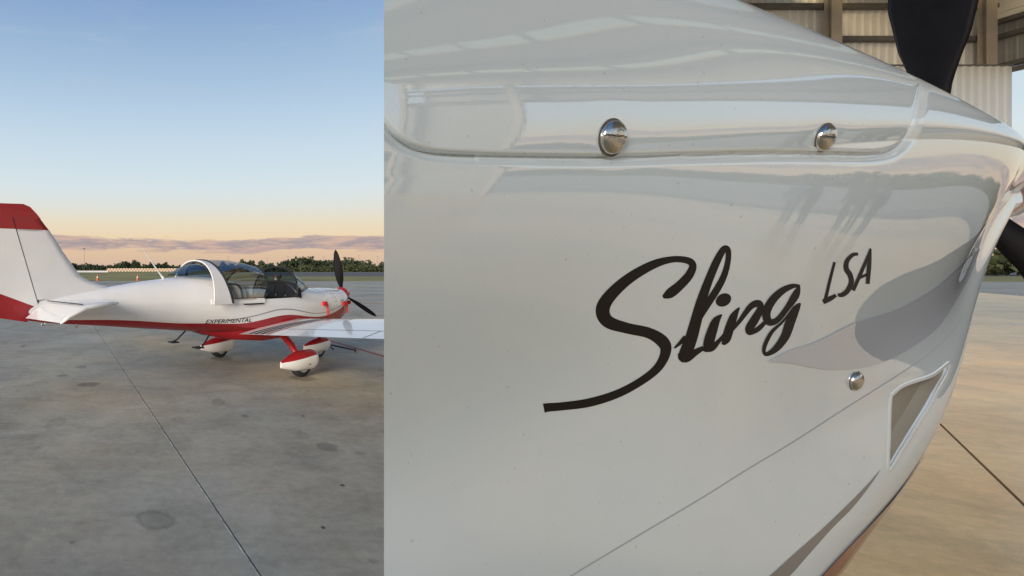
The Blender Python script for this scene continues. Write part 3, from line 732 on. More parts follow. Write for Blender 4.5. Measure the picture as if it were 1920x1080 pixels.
def cowl(s,T):
    s=np.asarray(s,float);T=np.asarray(T,float)
    T=np.where(T>math.pi,T-2*math.pi,T)
    Tm=np.where(T>math.pi/2,math.pi-T,np.where(T<-math.pi/2,-math.pi-T,T))
    w=Wd(s);zt=ZT(s);zm=ZM(s);zb=ZB(s); c=np.cos(T);q=np.sin(T); nn=np.where(q>0,NT,NB)
    cc=np.sign(c)*np.abs(c)**(2/nn); ss=np.abs(q)**(2/nn)
    r=w*cc*(1+E1*np.exp(-((Tm-.25)/.35)**2)+E2*np.exp(-((Tm-.6)/.4)**2)+E3*np.exp(-((Tm+.4)/.4)**2))
    z=np.where(q>0,zm+(zt-zm)*ss,zm-(zm-zb)*ss)
    return np.stack([AX+FW[0]*s+RT[0]*r,AY+FW[1]*s+RT[1]*r,z],-1)
def s_rear(T,k=.3575,off=0):
    lo,hi=-.3,1.2
    for _ in range(40):
        mid=(lo+hi)/2; p=cowl(mid,T); 
        if p[0]-k*p[1]-off<0: lo=mid
        else: hi=mid
    return (lo+hi)/2
def proj(P): 
    Y=np.maximum(P[...,1],.05); return CX+FPX*P[...,0]/Y, CY-FPX*(P[...,2]-EYE)/Y
# angular rows: fine where the seam is
T1=np.concatenate([np.linspace(-math.pi,-1.75,14,endpoint=False),np.linspace(-1.75,-1.1,70,endpoint=False),np.linspace(-1.1,-.02,330,endpoint=False),np.linspace(-.02,.40,230,endpoint=False),np.linspace(.40,1.7,90,endpoint=False),np.linspace(1.7,math.pi,16)])
S1=np.linspace(0,1,520)**1.45
SR=np.array([s_rear(t) for t in T1]); SL=1.45
Sg=SR[None,:]+(SL-SR)[None,:]*S1[:,None]; Tg=np.repeat(T1[None,:],len(S1),0)
P=cowl(Sg,Tg)
du=np.gradient(P,axis=0); dv=np.gradient(P,axis=1); Nn=np.cross(du,dv); Nn/=np.linalg.norm(Nn,axis=-1,keepdims=True)+1e-12
px,py=proj(P); vis=((P-np.array([0,0,EYE]))*Nn).sum(-1)<0
near=np.cos(Tg)>-.1
# upper cowl lip: boundary polyline (edge of the upper panel), signed distance in the side view
def smooth_poly(pts,n=12,closed=False):
    pts=[np.array(p,float) for p in pts]; out=[]; m=len(pts)
    rng=range(m if closed else m-1)
    for i in rng:
        p0,p1,p2,p3=[pts[(i+k)%m] if closed else pts[min(max(i+k,0),m-1)] for k in (-1,0,1,2)]
        for k in range(n):
            t=k/n; out.append(.5*((2*p1)+(-p0+p2)*t+(2*p0-5*p1+4*p2-p3)*t*t+(-p0+3*p1-3*p2+p3)*t**3))
    if not closed: out.append(pts[-1])
    return np.array(out)
lip=smooth_poly([(690,150),(708,205),(722,236),(745,260),(790,279),(850,288),(1000,292),(1150,293),(1300,289),(1450,286),(1560,287),(1640,288),(1680,277),(1704,252),(1716,222),(1722,185),(1724,150)],10)
def sdist(x,y,pl):
    a=pl[:-1];b=pl[1:];ab=b-a; best=np.full(x.shape,1e9); sg=np.zeros(x.shape)
    for i in range(len(a)):
        t=np.clip(((x-a[i,0])*ab[i,0]+(y-a[i,1])*ab[i,1])/(ab[i]@ab[i]),0,1)
        dx=x-(a[i,0]+t*ab[i,0]);dy=y-(a[i,1]+t*ab[i,1]); d=np.hypot(dx,dy); cr=ab[i,0]*dy-ab[i,1]*dx
        u=d<best; best=np.where(u,d,best); sg=np.where(u,np.sign(cr),sg)
    return best,sg
bb=near&(px>640)&(px<1800)&(py>60)&(py<420)
D,Sg_=sdist(px[bb],py[bb],lip); sd_=D*Sg_      # >0 below the line (outside panel)
depth=P[...,1][bb]/FPX
h_in=np.where(sd_<0,-.0012*np.exp(-(sd_/5)**2),0)
gro=-.0035*np.exp(-((sd_-1.5)/2.4)**2)
h_out=np.where(sd_>0,-.0030*np.clip(1-(sd_-3)/17,0,1)**2*(3-2*np.clip(1-(sd_-3)/17,0,1)),0)
h_out=np.where((sd_>0)&(sd_<3),-.0030,h_out)
# fades out towards the nose corner top
fade=np.clip((py[bb]-150)/60,0,1)*1.0
fade=np.where(px[bb]<1600,1,fade)
Hh=np.zeros(px.shape); Hh[bb]=(h_in+gro+h_out)*fade*(1+.25*(px[bb]<900))
# faint dimples round the fasteners and hand-laid waviness
wav=.00016*np.sin(P[...,0]*17+1.3)*np.sin(P[...,2]*23+.4)
for (x,y,r) in ((1147,258,46),(1545,258,34),(1603,714,26)):
    d=np.hypot(px-x,py-y)/r; Hh+=np.where(near,-.0006*np.exp(-d**2*1.2),0)
view=P-np.array([0,0,EYE]); view/=np.linalg.norm(view,axis=-1,keepdims=True)
wv=np.clip((790-px)/50,0,1)[...,None]*near[...,None]      # close to the cut the joggle runs straight back
P2=P+(Nn*(1-wv)-view*wv)*(Hh+np.where(near,wav,0))[...,None]
duct=smooth_poly([(1671,752),(1677,738),(1695,724),(1722,714),(1748,704),(1768,689),(1780,681),(1777,700),(1762,726),(1738,768),(1711,812),(1688,850),(1667,880),(1668,820)],6,True)
def inside(x,y,pl):
    c=np.zeros(x.shape,bool); n_=len(pl)
    for i in range(n_):
        x1,y1=pl[i];x2,y2=pl[(i+1)%n_]
        k=((y1>y)!=(y2>y))&(x<(x2-x1)*(y-y1)/(y2-y1+1e-12)+x1); c^=k
    return c
nr,nc=P.shape[:2]
# pull the nearest grid points onto the duct outline so that its edge is clean
bx=near&vis&(px>1640)&(px<1800)&(py>660)&(py<900)
dl=np.vstack([duct,duct[:1]]); dD,dS=sdist(px[bx],py[bx],dl)
P0_=P.copy(); nearpt=np.stack([px[bx],py[bx]],-1); a_=dl[:-1];ab_=dl[1:]-a_
snap=[]
ii=np.argwhere(bx)
_q0=np.stack([np.arange(nr*nc).reshape(nr,nc)[:-1,:-1],np.arange(nr*nc).reshape(nr,nc)[1:,:-1],np.arange(nr*nc).reshape(nr,nc)[1:,1:],np.arange(nr*nc).reshape(nr,nc)[:-1,1:]],-1)
_b0=BVHTree.FromPolygons([tuple(p) for p in P2.reshape(-1,3)],_q0.reshape(-1,4).tolist())
pxs,pys=px.copy(),py.copy()
for k,(i_,j_) in enumerate(ii):
    if dD[k]<2.6:
        t=np.clip(((nearpt[k]-a_)*ab_).sum(-1)/((ab_**2).sum(-1)+1e-9),0,1); c_=a_+ab_*t[:,None]; m_k=np.hypot(*(nearpt[k]-c_).T).argmin(); x_,y_=c_[m_k]
        d_=Vector(((x_-CX)/FPX,1,(CY-y_)/FPX)).normalized(); h_=_b0.ray_cast(Vector((0,0,EYE)),d_)[0]
        if h_ is not None and (h_-Vector(P2[i_,j_])).length<.02: snap.append((i_,j_,h_,x_,y_))
for i_,j_,h_,x_,y_ in snap: P2[i_,j_]=h_; pxs[i_,j_]=x_; pys[i_,j_]=y_
cxm=(pxs[:-1,:-1]+pxs[1:,:-1]+pxs[:-1,1:]+pxs[1:,1:])/4; cym=(pys[:-1,:-1]+pys[1:,:-1]+pys[:-1,1:]+pys[1:,1:])/4
hf_=inside(cxm,cym,duct)&(near&vis)[:-1,:-1]
idx=np.arange(nr*nc).reshape(nr,nc)
q=np.stack([idx[:-1,:-1],idx[1:,:-1],idx[1:,1:],idx[:-1,1:]],-1)
cx4=(px[:-1,:-1]+px[1:,1:])/2; cy4=(py[:-1,:-1]+py[1:,1:])/2
keep=~hf_
faces=q[keep].reshape(-1,4).tolist()
M['cowl']=mat('gloss_white_gelcoat',(.63,.705,.74),.42,coat=1,coat_rough=.010,coat_ior=2.65,var=.012,scale=5)
nt=M['cowl'].node_tree; n,m_,L_=node_helpers(nt); b_=nt.nodes['Principled BSDF']; tc=n('ShaderNodeTexCoord')
nz=n('ShaderNodeTexNoise'); nz.inputs['Scale'].default_value=420; nz.inputs['Detail'].default_value=2; L_.new(tc.outputs['Object'],nz.inputs['Vector'])
bp_=n('ShaderNodeBump'); bp_.inputs['Strength'].default_value=.006; bp_.inputs['Distance'].default_value=.001; L_.new(nz.outputs['Fac'],bp_.inputs['Height']); L_.new(bp_.outputs[0],b_.inputs['Coat Normal'])
nz2=n('ShaderNodeTexNoise'); nz2.inputs['Scale'].default_value=9; nz2.inputs['Detail'].default_value=8; L_.new(tc.outputs['Object'],nz2.inputs['Vector'])
L_.new(m_('MULTIPLY_ADD',m_('MULTIPLY',m_('SUBTRACT',nz2.outputs['Fac'],.45),3,clamp=True),.014,.004),b_.inputs['Coat Roughness'])
sp_=n('ShaderNodeTexNoise'); sp_.inputs['Scale'].default_value=170; sp_.inputs['Detail'].default_value=1; L_.new(tc.outputs['Object'],sp_.inputs['Vector'])
src_=b_.inputs['Base Color'].links[0].from_socket; mxd=n('ShaderNodeMixRGB',blend_type='MULTIPLY'); L_.new(m_('MULTIPLY',m_('SUBTRACT',sp_.outputs['Fac'],.745),9,clamp=True),mxd.inputs[0]); L_.new(src_,mxd.inputs[1]); mxd.inputs[2].default_value=(.55,.52,.48,1); L_.new(mxd.outputs[0],b_.inputs['Base Color'])
M['cowlin']=mat('bare_composite',(.25,.22,.17),.8,var=.15,scale=12)
ns=thing('aircraft_nose','glossy white aircraft nose section beside the hangar, big black script lettering on its side','aircraft nose',(.75,.9,0))
off=np.array([.75,.9,0])
def nobj(name,v,f,m,smooth=False,parent=None,**k):
    v=np.asarray(v,float)-off; return obj(name,(v.tolist(),f),m,parent or ns,smooth=smooth,**k)
cw=nobj('cowling',P2.reshape(-1,3),faces,M['cowl'],smooth=True)
# shell thickness: inner skin and rims
ri=np.arange(40,nr,12);ci=np.unique(np.append(np.arange(0,nc,4),nc-1))
Pin=P[np.ix_(ri,ci)]-Nn[np.ix_(ri,ci)]*.016; V,F=grid(Pin.tolist()); nobj('inner_skin',V,F,M['cowlin'],smooth=True,parent=cw).location=(0,0,0)
rim=[list(map(tuple,P2[0])),list(map(tuple,P2[0]+np.array([.0054,.0084,0])))]
V,F=grid(rim); nobj('rear_rim',V,F,M['cowlin'],parent=cw)
# nose bowl closing the front
ctr=P[-1].mean(0); rows=[]
for k,(t,d) in enumerate(((0,0),(.02,.012),(.10,.024),(.3,.03),(.6,.026),(1,.02))):
    rows.append([tuple(p+(ctr-p)*t+np.array([FW[0],FW[1],0])*d) for p in P2[-1]])
V,F=grid(rows); nobj('nose_bowl',V,F,M['cowl'],smooth=True,parent=cw)
bvh=BVHTree.FromPolygons([tuple(p) for p in P.reshape(-1,3)],q.reshape(-1,4).tolist())
bvh2=BVHTree.FromPolygons([tuple(p) for p in P2.reshape(-1,3)],q.reshape(-1,4).tolist())
O_=Vector((0,0,EYE))
def hit(x,y,o=.0004,b=None):
    d=Vector(((x-CX)/FPX,1,(CY-y)/FPX)).normalized(); loc,nor,i,dist=(b or bvh2).ray_cast(O_,d)
    if loc is None: return None,None
    if nor.dot(d)>0: nor=-nor
    return loc+nor*o,nor
def ribbon(pts,n=10,o=.0004,sub=3,b=None,lip_=False):
    """pts (x,y,w) in the side view -> band of faces lying on the skin"""
    c=smooth_poly(pts,n); rows=[]
    for i in range(len(c)):
        t=c[min(i+1,len(c)-1)][:2]-c[max(i-1,0)][:2]; t/=np.linalg.norm(t)+1e-9; nv=np.array([-t[1],t[0]]); row=[]
        for k in range(sub+1):
            u=(k/sub-.5)*c[i][2]; h_,_=hit(c[i][0]+nv[0]*u,c[i][1]+nv[1]*u,o*math.sin(math.pi*(k+.05)/(sub+.1))+.0001 if lip_ else o,b); row.append(h_)
        if None in row: continue
        rows.append([tuple(a) for a in row])
    return grid(rows)
def patch(outer,inner,n=10,o=.0004,sub=6,sm=6):
    """area between two side-view curves"""
    a=smooth_poly(outer,sm) if sm>1 else np.array(outer,float); b=smooth_poly(inner,sm) if sm>1 else np.array(inner,float)
    def res(c,m):
        L=np.concatenate([[0],np.cumsum(np.hypot(*np.diff(c,axis=0).T))]); t=np.linspace(0,L[-1],m); return np.stack([np.interp(t,L,c[:,0]),np.interp(t,L,c[:,1])],-1)
    a=res(a,n);b=res(b,n); rows=[]
    for i in range(n):
        row=[hit(*(a[i]+(b[i]-a[i])*k/sub),o)[0] for k in range(sub+1)]
        if None in row or max(r.y for r in row)-min(r.y for r in row)>.12: continue
        rows.append([tuple(r) for r in row])
    return grid(rows)
def cz(x,y,w=0): return (1000+x/2.7,400+y/2.7,w/2.7)
let=[('S',[(655,424,16),(690,405,52),(740,365,50),(788,312,46),(806,264,40),(778,238,36),(700,233,34),(600,262,46),(480,332,56),(385,420,66),(350,490,74),(378,548,68),(470,580,58),(585,606,58),(656,652,66),(668,705,56),(628,782,46),(540,852,42),(420,915,44),(280,958,46),(150,976,44),(75,982,46),(52,986,50)]),
('l',[(738,706,18),(752,728,46),(768,708,66),(795,640,66),(818,560,62),(846,455,54),(882,350,46),(926,245,42),(962,182,34),(984,186,30),(984,240,30),(966,310,34),(934,375,38),(888,448,38),(845,525,26),(820,590,14)]),
('l',[(712,682,8),(742,655,20),(770,625,26)]),
('l',[(745,735,36),(775,732,44),(815,705,36),(860,680,22)]),
('i',[(952,512,8),(922,545,46),(898,610,60),(882,665,58),(866,700,20)]),
('i',[(862,690,22),(900,682,40),(935,650,26),(975,600,12)]),
('n',[(1042,476,8),(1014,520,44),(992,580,54),(975,635,52),(958,664,18)]),
('n',[(990,610,14),(1040,548,24),(1098,472,36),(1138,456,42),(1148,482,40),(1122,532,50),(1092,582,48),(1096,604,28),(1140,582,30),(1185,535,18)]),
('g',[(1348,366,12),(1310,368,28),(1258,392,40),(1208,440,48),(1178,500,50),(1190,548,44),(1232,540,34),(1282,480,34),(1325,415,46),(1344,368,14)]),
('g',[(1350,455,10),(1330,480,40),(1300,545,56),(1272,622,52),(1228,682,40),(1182,712,24),(1166,700,20),(1172,662,24),(1205,600,22),(1262,545,14),(1320,470,12)]),
('L',[(1524,246,13),(1500,340,15),(1474,452,17)]),('L',[(1466,448,24),(1500,432,24),(1531,414,16)]),
('S',[(1642,206,14),(1615,210,18),(1586,242,22),(1583,280,24),(1602,312,24),(1608,348,24),(1590,390,24),(1562,412,22),(1540,412,14)]),
('A',[(1706,178,8),(1670,270,16),(1617,390,17)]),('A',[(1704,178,10),(1698,260,20),(1691,357,17)]),('A',[(1640,332,13),(1694,306,13)])]
parts=[]
for k,(nm,pts) in enumerate(let):
    pts=[(a,b,c*(.86 if nm in 'ing' else .95 if k<4 else 1.06)) for a,b,c in pts]
    parts.append(ribbon([cz(*p) for p in pts],12,.00025+.00007*(k%5),4))
# dot of the i
ctrp=cz(961,438); rows=[]
for r in (0.01,.5,1): rows.append([tuple(hit(ctrp[0]+math.cos(a)*38/2.7*r+ math.sin(a)*3*r,ctrp[1]-math.sin(a)*34/2.7*r,.0004)[0]) for a in np.linspace(0,2*math.pi,25)[:-1]])
parts.append(grid(rows,True))
for g_ in [(0,),(1,2,3),(4,5,len(parts)-1),(6,7),(8,9),(10,11),(12,),(13,14,15)]:
    V,F=join([parts[i] for i in g_]); nobj('letter',V,F,M['black'])
# grey flash
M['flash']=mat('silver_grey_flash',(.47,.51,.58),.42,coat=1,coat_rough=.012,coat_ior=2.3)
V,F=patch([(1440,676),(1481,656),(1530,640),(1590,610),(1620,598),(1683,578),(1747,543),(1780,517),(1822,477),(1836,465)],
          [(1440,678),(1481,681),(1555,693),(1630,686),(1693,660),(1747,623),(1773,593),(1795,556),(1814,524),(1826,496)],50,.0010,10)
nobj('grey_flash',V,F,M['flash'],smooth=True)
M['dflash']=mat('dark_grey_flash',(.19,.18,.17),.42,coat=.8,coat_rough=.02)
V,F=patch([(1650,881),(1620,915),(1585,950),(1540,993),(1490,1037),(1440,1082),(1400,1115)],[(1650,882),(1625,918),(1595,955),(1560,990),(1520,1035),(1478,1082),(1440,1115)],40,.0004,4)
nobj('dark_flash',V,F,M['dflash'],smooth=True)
# panel joint, a thin plain grey strip
jp=[(1040,1098,2.4),(1180,1014,2.4),(1320,931,2.3),(1401,880,2.2),(1483,831,2.1),(1581,768,2.0),(1670,712,1.8),(1735,668,1.5),(1785,622,1.2),(1806,590,1)]
V,F=ribbon(jp,10,.0003,1); nobj('panel_joint',V,F,mat('joint_grey',(.36,.37,.38),.7))
# red belly paint: from a line on the side down and round underneath
cur=smooth_poly([(1740,845),(1719,876),(1666,943),(1605,1007),(1540,1080),(1500,1120)],10); rows=[]
M['cred']=mat('deep_red_gelcoat',(.20,.012,.014),.4,coat=1,coat_rough=.02)
def st_of(x,y):
    D=(px-x)**2+(py-y)**2+np.where(vis&near,0,1e7); k=np.argmin(D); i,j=divmod(k,nc); return Sg[i,j],Tg[i,j]
line=[st_of(*c) for c in cur]
ls=np.array([l[0] for l in line]);lt=np.array([l[1] for l in line]); pf=np.polyfit(ls,lt,3)
for s in np.linspace(ls.min()-.02,ls.max(),40):
    t0=float(np.polyval(pf,s)); row=[]
    for k in range(15):
        t=t0-(t0+1.6)*k/14 if t0>-1.55 else t0-.1*k/14
        p=cowl(s,t); e=1e-3; n_=np.cross(cowl(s+e,t)-p,cowl(s,t+e)-p); n_/=np.linalg.norm(n_); row.append(tuple(p+n_*.0015))
    rows.append(row)
V,F=grid(rows); nobj('belly_paint',V,F,M['cred'],smooth=True)
# outlet duct: walls and floor going inward, and a rolled lip
rimp=[];back=[];lipo=[]
dc=duct.mean(0)
for (x,y) in duct:
    a,nv=hit(x,y,.0002,bvh2); 
    rimp.append(tuple(a)); 
b0=[Vector(p) for p in rimp]
nav=hit(dc[0]-10,dc[1]+10,0,bvh)[1]
cen=sum(b0,Vector())/len(b0)
dirn=(-nav+Vector((-FW[0],-FW[1],.15))*.25).normalized()
r1=[tuple(p+ (cen-p)*.03+dirn*.004) for p in b0]; r2=[tuple(p+(cen-p)*.10+dirn*.03) for p in b0]; r3=[tuple(cen+(p-cen)*.02+dirn*.034) for p in b0]
V,F=grid([rimp,r1],True); dct=nobj('duct_lip',V,F,M['cowl'],smooth=True)
V,F=grid([r1,r2,r3],True); nobj('duct',V,F,mat('duct_inside',(.24,.22,.18),.6,var=.06,scale=30),smooth=True,parent=dct)
dg=[(x+2.0*(x-dc[0])/math.hypot(x-dc[0],y-dc[1]),y+1.6*(y-dc[1])/math.hypot(x-dc[0],y-dc[1]),12) for x,y in duct[::3]]
V,F=ribbon([(a,b_,7.5) for a,b_,c in dg+[dg[0],dg[1]]],3,.0006,8,bvh2,True); nobj('duct_rim',V,F,M['cowl'],smooth=True,parent=dct)
# dome head fasteners with a driver slot
def screw(x,y,r,slot,ang):
    p,nv=hit(x,y,.0,bvh2); nv=hit(x,y,.0,bvh)[1]
    sc_=p[1]/FPX*r
    z=nv; xax=Vector((1,0,0))-z*z.x; xax.normalize(); yax=z.cross(xax)
    o=bpy.data.objects.new('screw',None)
    rows=[];n_=40
    prof=[(1.0,-.25),(1.0,.10),(.985,.17),(.93,.26),(.80,.36),(.6,.45),(.35,.50),(.12,.52),(0.001,.52)]
    for rr,hh in prof:
        row=[]
        for k in range(n_):
            a=2*math.pi*k/n_; u=rr*math.cos(a);v=rr*math.sin(a); row.append([u,v,hh])
        rows.append(row)
    V,F=grid(rows,True)
    if slot:
        # finer plan-grid dome with a real slot
        m=60; V=[];F=[]
        g=[-1+2*i/m for i in range(m+1)]
        ca,sa=math.cos(ang),math.sin(ang)
        for i in range(m+1):
            for j in range(m+1):
                u=g[i];v=g[j]; 
                # square-to-disc
                uu=u*math.sqrt(1-v*v/2); vv=v*math.sqrt(1-u*u/2); rr=math.hypot(uu,vv)
                hh=float(np.interp(rr,[0,.35,.6,.8,.93,.985,1.0],[.52,.50,.45,.36,.26,.17,.05]))
                s_=abs(-sa*uu+ca*vv); 
                if s_<.085: hh=min(hh,.20)
                V.append([uu,vv,hh])
        for i in range(m):
            for j in range(m): F.append((i*(m+1)+j,(i+1)*(m+1)+j,(i+1)*(m+1)+j+1,i*(m+1)+j+1))
        v2,f2=grid([[[math.cos(2*math.pi*k/n_),math.sin(2*math.pi*k/n_),hz] for k in range(n_)] for hz in (.05,-.2)],True)
        V,F=join([(V,F),(v2,f2)])
    V=[tuple(p+(xax*v[0]+yax*v[1]+z*v[2])*sc_) for v in V]
    nobj('screw',V,F,M['steel'],smooth=28)
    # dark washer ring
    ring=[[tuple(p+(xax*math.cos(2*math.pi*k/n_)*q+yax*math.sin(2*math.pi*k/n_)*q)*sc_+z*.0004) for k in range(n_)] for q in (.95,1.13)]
    V,F=grid(ring,True); nobj('washer',V,F,mat('washer_dark',(.10,.085,.07),.7))
screw(1147,258,31.5,True,R(-4)); screw(1545,258,24,True,R(-6)); screw(1603,714,18,False,0)
# spinner, propeller
hub=np.array([AX+FW[0]*1.50,AY+FW[1]*1.50,1.735])
sp=lathe([(0,.30),(.03,.28),(.07,.2),(.085,.10),(.088,0),(0,-.01)],24,'x')
def onhub(v): 
    v=np.asarray([tuple(a) for a in v],float); return np.stack([hub[0]+FW[0]*v[:,0]-RT[0]*v[:,1],hub[1]+FW[1]*v[:,0]-RT[1]*v[:,1],hub[2]+v[:,2]],-1)
nobj('spinner',onhub(sp[0]),sp[1],M['cred'],smooth=35)
bp=[(0,.30),(.19,.30),(.31,.42),(.50,.80),(.70,1.0),(.84,.95),(.94,.66),(.98,.38),(1,.10)]
pr2=bpy.data.objects.new('propeller',None); COL.objects.link(pr2); pr2.parent=ns
for a in (0,141,238):
    v,f=blade(.53,.148,.020,26,bp,30,12); v=np.asarray([tuple(q_) for q_ in v]); ca_,sa_=math.cos(R(a)),math.sin(R(a))
    # rotate about the shaft; y is port
    y=v[:,1]*ca_-v[:,2]*sa_; z=v[:,1]*sa_+v[:,2]*ca_; v=np.stack([v[:,0],y,z],-1)
    nobj('blade',onhub(v),f,M['propblk'],smooth=True,parent=pr2)
# support stand (behind the shell)
stx,sty=.95,1.02
sd_=thing('display_stand','grey steel stand carrying the white aircraft nose section','stand',(stx,sty,0))
obj('post',tube([(0,0,.06),(0,0,1.10)],.04,12),M['pole'],sd_); obj('cradle',box(-.15,.15,-.12,.12,1.09,1.13),M['pole'],sd_)
for a in (0,90,180,270): obj('foot',box(.0,.34,-.03,.03,0.02,.06),M['pole'],sd_).rotation_euler=(0,0,R(a+20))

# ---------------------------------------------------------------- far things
def clump_mesh(n,fn,leaf):
    V=[];F=[]
    for _ in range(n):
        c=Vector(fn()); a=Vector((random.gauss(0,1),random.gauss(0,1),random.gauss(0,1))).normalized(); b=a.cross(Vector((random.gauss(0,1),random.gauss(0,1),random.gauss(0,1)))).normalized()
        s=leaf*random.uniform(.5,1.3); k=len(V); V+=[c+a*s,c+b*s*.8,c-a*s*.7,c-b*s*.9]; F.append((k,k+1,k+2,k+3))
    return V,F
def treeline(x0,x1,y0,y1,h,n,leaf,m,name='treeline'):
    ph=[random.uniform(0,6) for _ in range(5)]
    def fn():
        x=random.uniform(x0,x1); t=(x-x0)/(x1-x0)
        hh=h*(.60+.16*math.sin(x*.17+ph[0])+.16*math.sin(x*.43+ph[1])+.13*math.sin(x*1.1+ph[2])+.10*max(0,math.sin(x*2.3+ph[3]))**3*3)
        return (x,random.uniform(y0,y1),-.1+hh*random.random()**.7)
    return obj(name,clump_mesh(n,fn,leaf),m,kind='stuff')
treeline(8,90,146,158,3.6,16000,.42,M['leaf']); treeline(12,90,140,146,2.0,7000,.3,M['leaf2'])
treeline(-60,8,200,215,2.7,7000,.45,M['leaf'])
treeline(-60,-34,150,160,3.2,3500,.4,M['leaf'])
# trees on the other sides of the field (seen mirrored in the paint)
def ringline(pts,h,n,leaf,m):
    def fn():
        i=random.randrange(len(pts)-1); t=random.random(); x=pts[i][0]+(pts[i+1][0]-pts[i][0])*t; y=pts[i][1]+(pts[i+1][1]-pts[i][1])*t
        hh=h*(.7+.2*math.sin(x*.1+y*.13)+.15*math.sin(y*.5+x*.33)); return (x+random.uniform(-4,4),y+random.uniform(-4,4),-.1+hh*random.random()**.7)
    obj('treeline',clump_mesh(n,fn,leaf),m,kind='stuff')
ringline([(90,150),(135,90),(150,20),(150,-50),(120,-110)],5.0,16000,.7,M['leaf2'])
def tree(px_,d,w,h,label):
    x=(px_-CX)/FPX*d; t=thing('tree',label,'tree',(x,d,-.1),0,'round trees on the horizon')
    obj('trunk',tube([(0,0,0),(.05,0,h*.35),(0,.05,h*.75)],[.16,.13,.05],8),M['bark'],t)
    cs=[(random.uniform(-.5,.5)*w,random.uniform(-.4,.4)*w,h*random.uniform(.45,.8),random.uniform(.22,.36)*w) for _ in range(9)]
    def fn():
        c=random.choice(cs); v=Vector((random.gauss(0,1),random.gauss(0,1),random.gauss(0,1))).normalized()*c[3]*random.uniform(.5,1.05); return (c[0]*.6+v.x,c[1]*.6+v.y,c[2]+v.z*1.1)
    obj('crown',clump_mesh(1300,fn,.16),M['leaf'],t)
tree(237,190,2.2,3.4,'left one of two round dark trees beyond the airfield grass'); tree(254,190,3.4,3.7,'right and wider of two round dark trees beyond the airfield grass')
tree(307,190,1.4,2.6,'small lone tree on the horizon above the cockpit canopy tail'); tree(457,190,1.4,2.9,'small spiky tree on the horizon just above the canopy')
tree(534,150,2.4,3.5,'bushy tree standing above the wood behind the windscreen'); tree(168,190,1.5,2.4,'low bush tree on the horizon right beside the tail fin')
# lamp masts
for k,(px_,top,d,lab) in enumerate(((158,466,150,'tall lamp mast on the horizon beside the tail fin'),(388,487,170,'thin pole on the horizon left of the canopy top'),(428,480,170,'thin pole on the horizon above the canopy'),(501,484,170,'thin pole above the windscreen, left'),
        (540,481,170,'thin pole on the horizon above the windscreen'),(607,482,170,'thin pole on the horizon left of the propeller'),(673,479,170,'thin pole on the horizon right of the propeller'),(708,481,170,'thin pole on the horizon far right above the wing'))):
    h=EYE+(CY-top)/FPX*d+.1; x=(px_-CX)/FPX*d
    t=thing('lamp_mast',lab,'mast',(x,d,-.1),0,'masts along the horizon'); obj('pole',tube([(0,0,0),(0,0,h)],[.055,.03],6),M['pole'],t)
    obj('crossarm',box(-.35,.35,-.03,.03,h-.06,h),M['pole'],t) if k not in (0,) else obj('lamp_head',box(-.3,.3,-.15,.15,h-.1,h+.15),M['pole'],t)
# checkered runway barrier
M['bor']=mat('barrier_orange',(.45,.23,.10),.8); M['bwh']=mat('barrier_white',(.62,.58,.48),.8)
d=140; x0=(200-CX)/FPX*d; x1=(346-CX)/FPX*d
ba=thing('barrier','long low orange and white checkered barrier across the airfield grass','barrier',((x0+x1)/2,d,-.1)); nb=52; wb=(x1-x0)/nb
A_=[];B_=[]
for i in range(nb):
    for j in range(2): (A_ if (i+j)%2 else B_).append(box(x0-(x0+x1)/2+i*wb,x0-(x0+x1)/2+(i+1)*wb-.004,-.1,.1,.12+j*.42,.12+j*.42+.415))
obj('orange_blocks',join(A_),M['bor'],ba,kind='stuff'); obj('white_blocks',join(B_),M['bwh'],ba,kind='stuff')
# traffic cones
def cone(px_,base,lab):
    x,y=gxy(px_,base); t=thing('traffic_cone',lab,'cone',(x,y,0),0,'orange traffic cones')
    s=1.05
    obj('body',lathe([(.15*s,.03),(.105*s,.25*s),(.03*s,.66*s),(.0,.67*s)],14),M['cone'],t,smooth=35); obj('base',box(-.2,.2,-.2,.2,0,.03),M['cone'],t); obj('band',lathe([(.112*s,.26*s),(.080*s,.42*s)],14),M['bwh'],t,smooth=35)
cone(183,526,'orange traffic cone on the apron edge just right of the tail fin'); cone(258,526,'orange traffic cone on the apron edge left of the whip antenna'); cone(517,530,'orange traffic cone seen through the windscreen opening')
# another light aircraft mostly hidden behind the fin
lx,ly=gxy(105,534)
a2=thing('distant_aircraft','white light aircraft far behind the tail fin, one wing showing','aircraft',(lx,ly,0),R(100))
rows=[]
for x,z,r in ((-3,1.1,.06),(-2,1.0,.2),(-.6,1.0,.42),(.4,.95,.48),(1.4,.95,.36),(1.9,.95,.12)):
    rows.append([(x,math.cos(a)*r,z+math.sin(a)*r) for a in np.linspace(0,2*math.pi,13)[:-1]])
obj('fuselage',grid(rows,True),M['white'],a2,smooth=True)
for s in (-1,1): obj('wing',box(-.5,.6,min(s*.3,s*4.2),max(s*.3,s*4.2),1.02,1.14),M['white'],a2)
obj('fin',box(-3.1,-2.5,-.03,.03,1.0,1.9),M['red'],a2)
for x,y in ((1.2,0),(-.2,.8),(-.2,-.8)): obj('wheel',lathe([(0,-.05),(.16,-.05),(.16,.05),(0,.05)],14,'y',(x,y,.16)),M['rubber'],a2); obj('gear_leg',tube([(x,y,.16),(x,y*.5,.8)],.03,6),M['white'],a2)

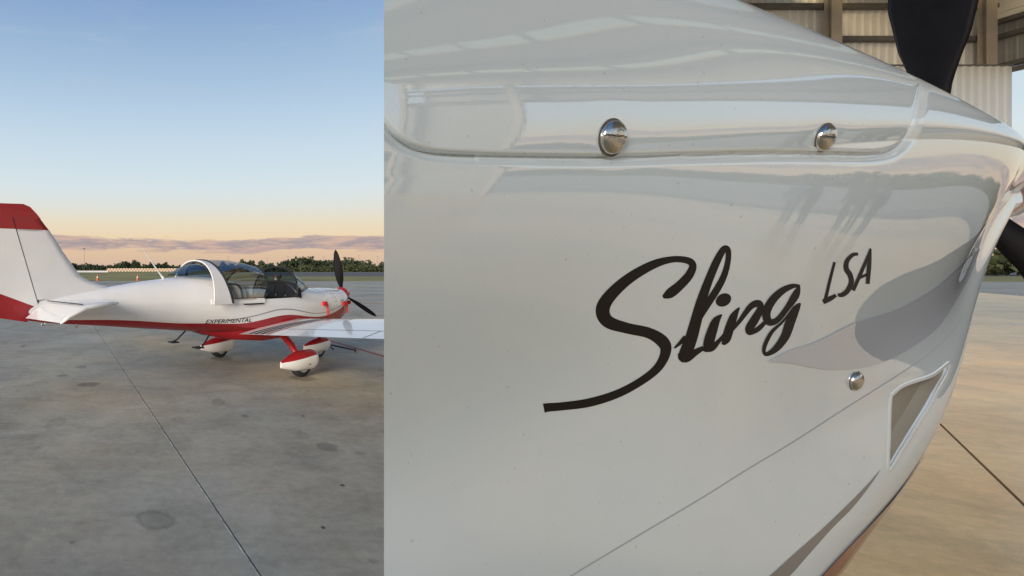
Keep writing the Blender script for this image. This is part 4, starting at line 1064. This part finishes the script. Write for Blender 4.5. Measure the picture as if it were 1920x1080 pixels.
# ---------------------------------------------------------------- people standing by the hangar door (seen mirrored in the paint)
def person(x,y,rz,h,mt,lab):
    t=thing('person',lab,'person',(x,y,.02),rz,'people by the hangar door'); k=h/1.75
    J=[('p',0,0,.95,.15),('c',0,0,1.22,.15),('s',0,.0,1.42,.13),('n',0,.0,1.50,.06),('h0',0,.01,1.58,.085),('h',0,.02,1.66,.095),
       ('la',.19,0,1.40,.065),('le',.25,.02,1.12,.048),('lw',.25,.10,.88,.036),('ra',-.19,0,1.40,.065),('re',-.26,.0,1.12,.048),('rw',-.24,.08,.88,.036),
       ('lh',.085,0,.88,.10),('lk',.08,.02,.50,.075),('lf',.07,-.02,.08,.055),('lt',.08,.14,.04,.04),('rh',-.085,0,.88,.10),('rk',-.08,.02,.50,.075),('rf',-.07,-.02,.08,.055),('rt',-.08,.14,.04,.04)]
    E=[('p','c'),('c','s'),('s','n'),('n','h0'),('h0','h'),('s','la'),('la','le'),('le','lw'),('s','ra'),('ra','re'),('re','rw'),('p','lh'),('lh','lk'),('lk','lf'),('lf','lt'),('p','rh'),('rh','rk'),('rk','rf'),('rf','rt')]
    ix={j[0]:i for i,j in enumerate(J)}
    me=bpy.data.meshes.new('body'); me.from_pydata([(j[1]*k,j[2]*k,j[3]*k) for j in J],[(ix[a],ix[b]) for a,b in E],[])
    o=obj('body',me,mt,t); o.modifiers.new('skin','SKIN'); 
    for i,j in enumerate(J): me.skin_vertices[0].data[i].radius=(j[4]*k*(1.25 if j[0] in 'pcs' else 1),j[4]*k*.85); 
    me.skin_vertices[0].data[0].use_root=True
    o.modifiers.new('sub','SUBSURF').levels=1; o.modifiers['sub'].render_levels=2
    obj('hair',lathe([(0,1.80),(.06,1.79),(.098,1.73),(.105,1.66),(.09,1.62)],14,'z',(0,.0,0)),M['hair'],t,smooth=True).scale=(k,k,k)
    for s in (-1,1):
        f=[tube([(s*.25*k+q*.016,.10*k+.004*abs(q),.87*k),(s*.25*k+q*.018,.12*k,(.815-.004*abs(q))*k),(s*.25*k+q*.016,.135*k,(.785+.003*q*q)*k)],.0085,6) for q in (-1.5,-.5,.5,1.5)]+[tube([(s*.25*k-s*.02,.11*k,.86*k),(s*.25*k-s*.04,.14*k,.82*k)],.010,6)]
        obj('hand',join(f),M['skin'],t)
for (az,d,h,mt,lab) in ((-1.5,15.2,1.78,'cloth_dark','person in dark clothes by the hangar door, mirrored right of the second screw'),(.3,15.6,1.70,'cloth_blue','person in blue clothes by the hangar door, mirrored beside a taller one'),
      (-3.0,15.8,1.74,'cloth_dark','person in dark clothes mirrored just right of the second screw head'),(-9.2,15.6,1.66,'cloth_blue','person in blue clothes by the hangar door, mirrored left of the second screw'),(-7.6,15.9,1.72,'cloth_dark','person in dark clothes standing apart by the hangar door, mirrored under the seam')):
    person(1.0+d*math.cos(R(az)),.5+d*math.sin(R(az)),R(90+random.uniform(-30,30)),h,M[mt],lab)
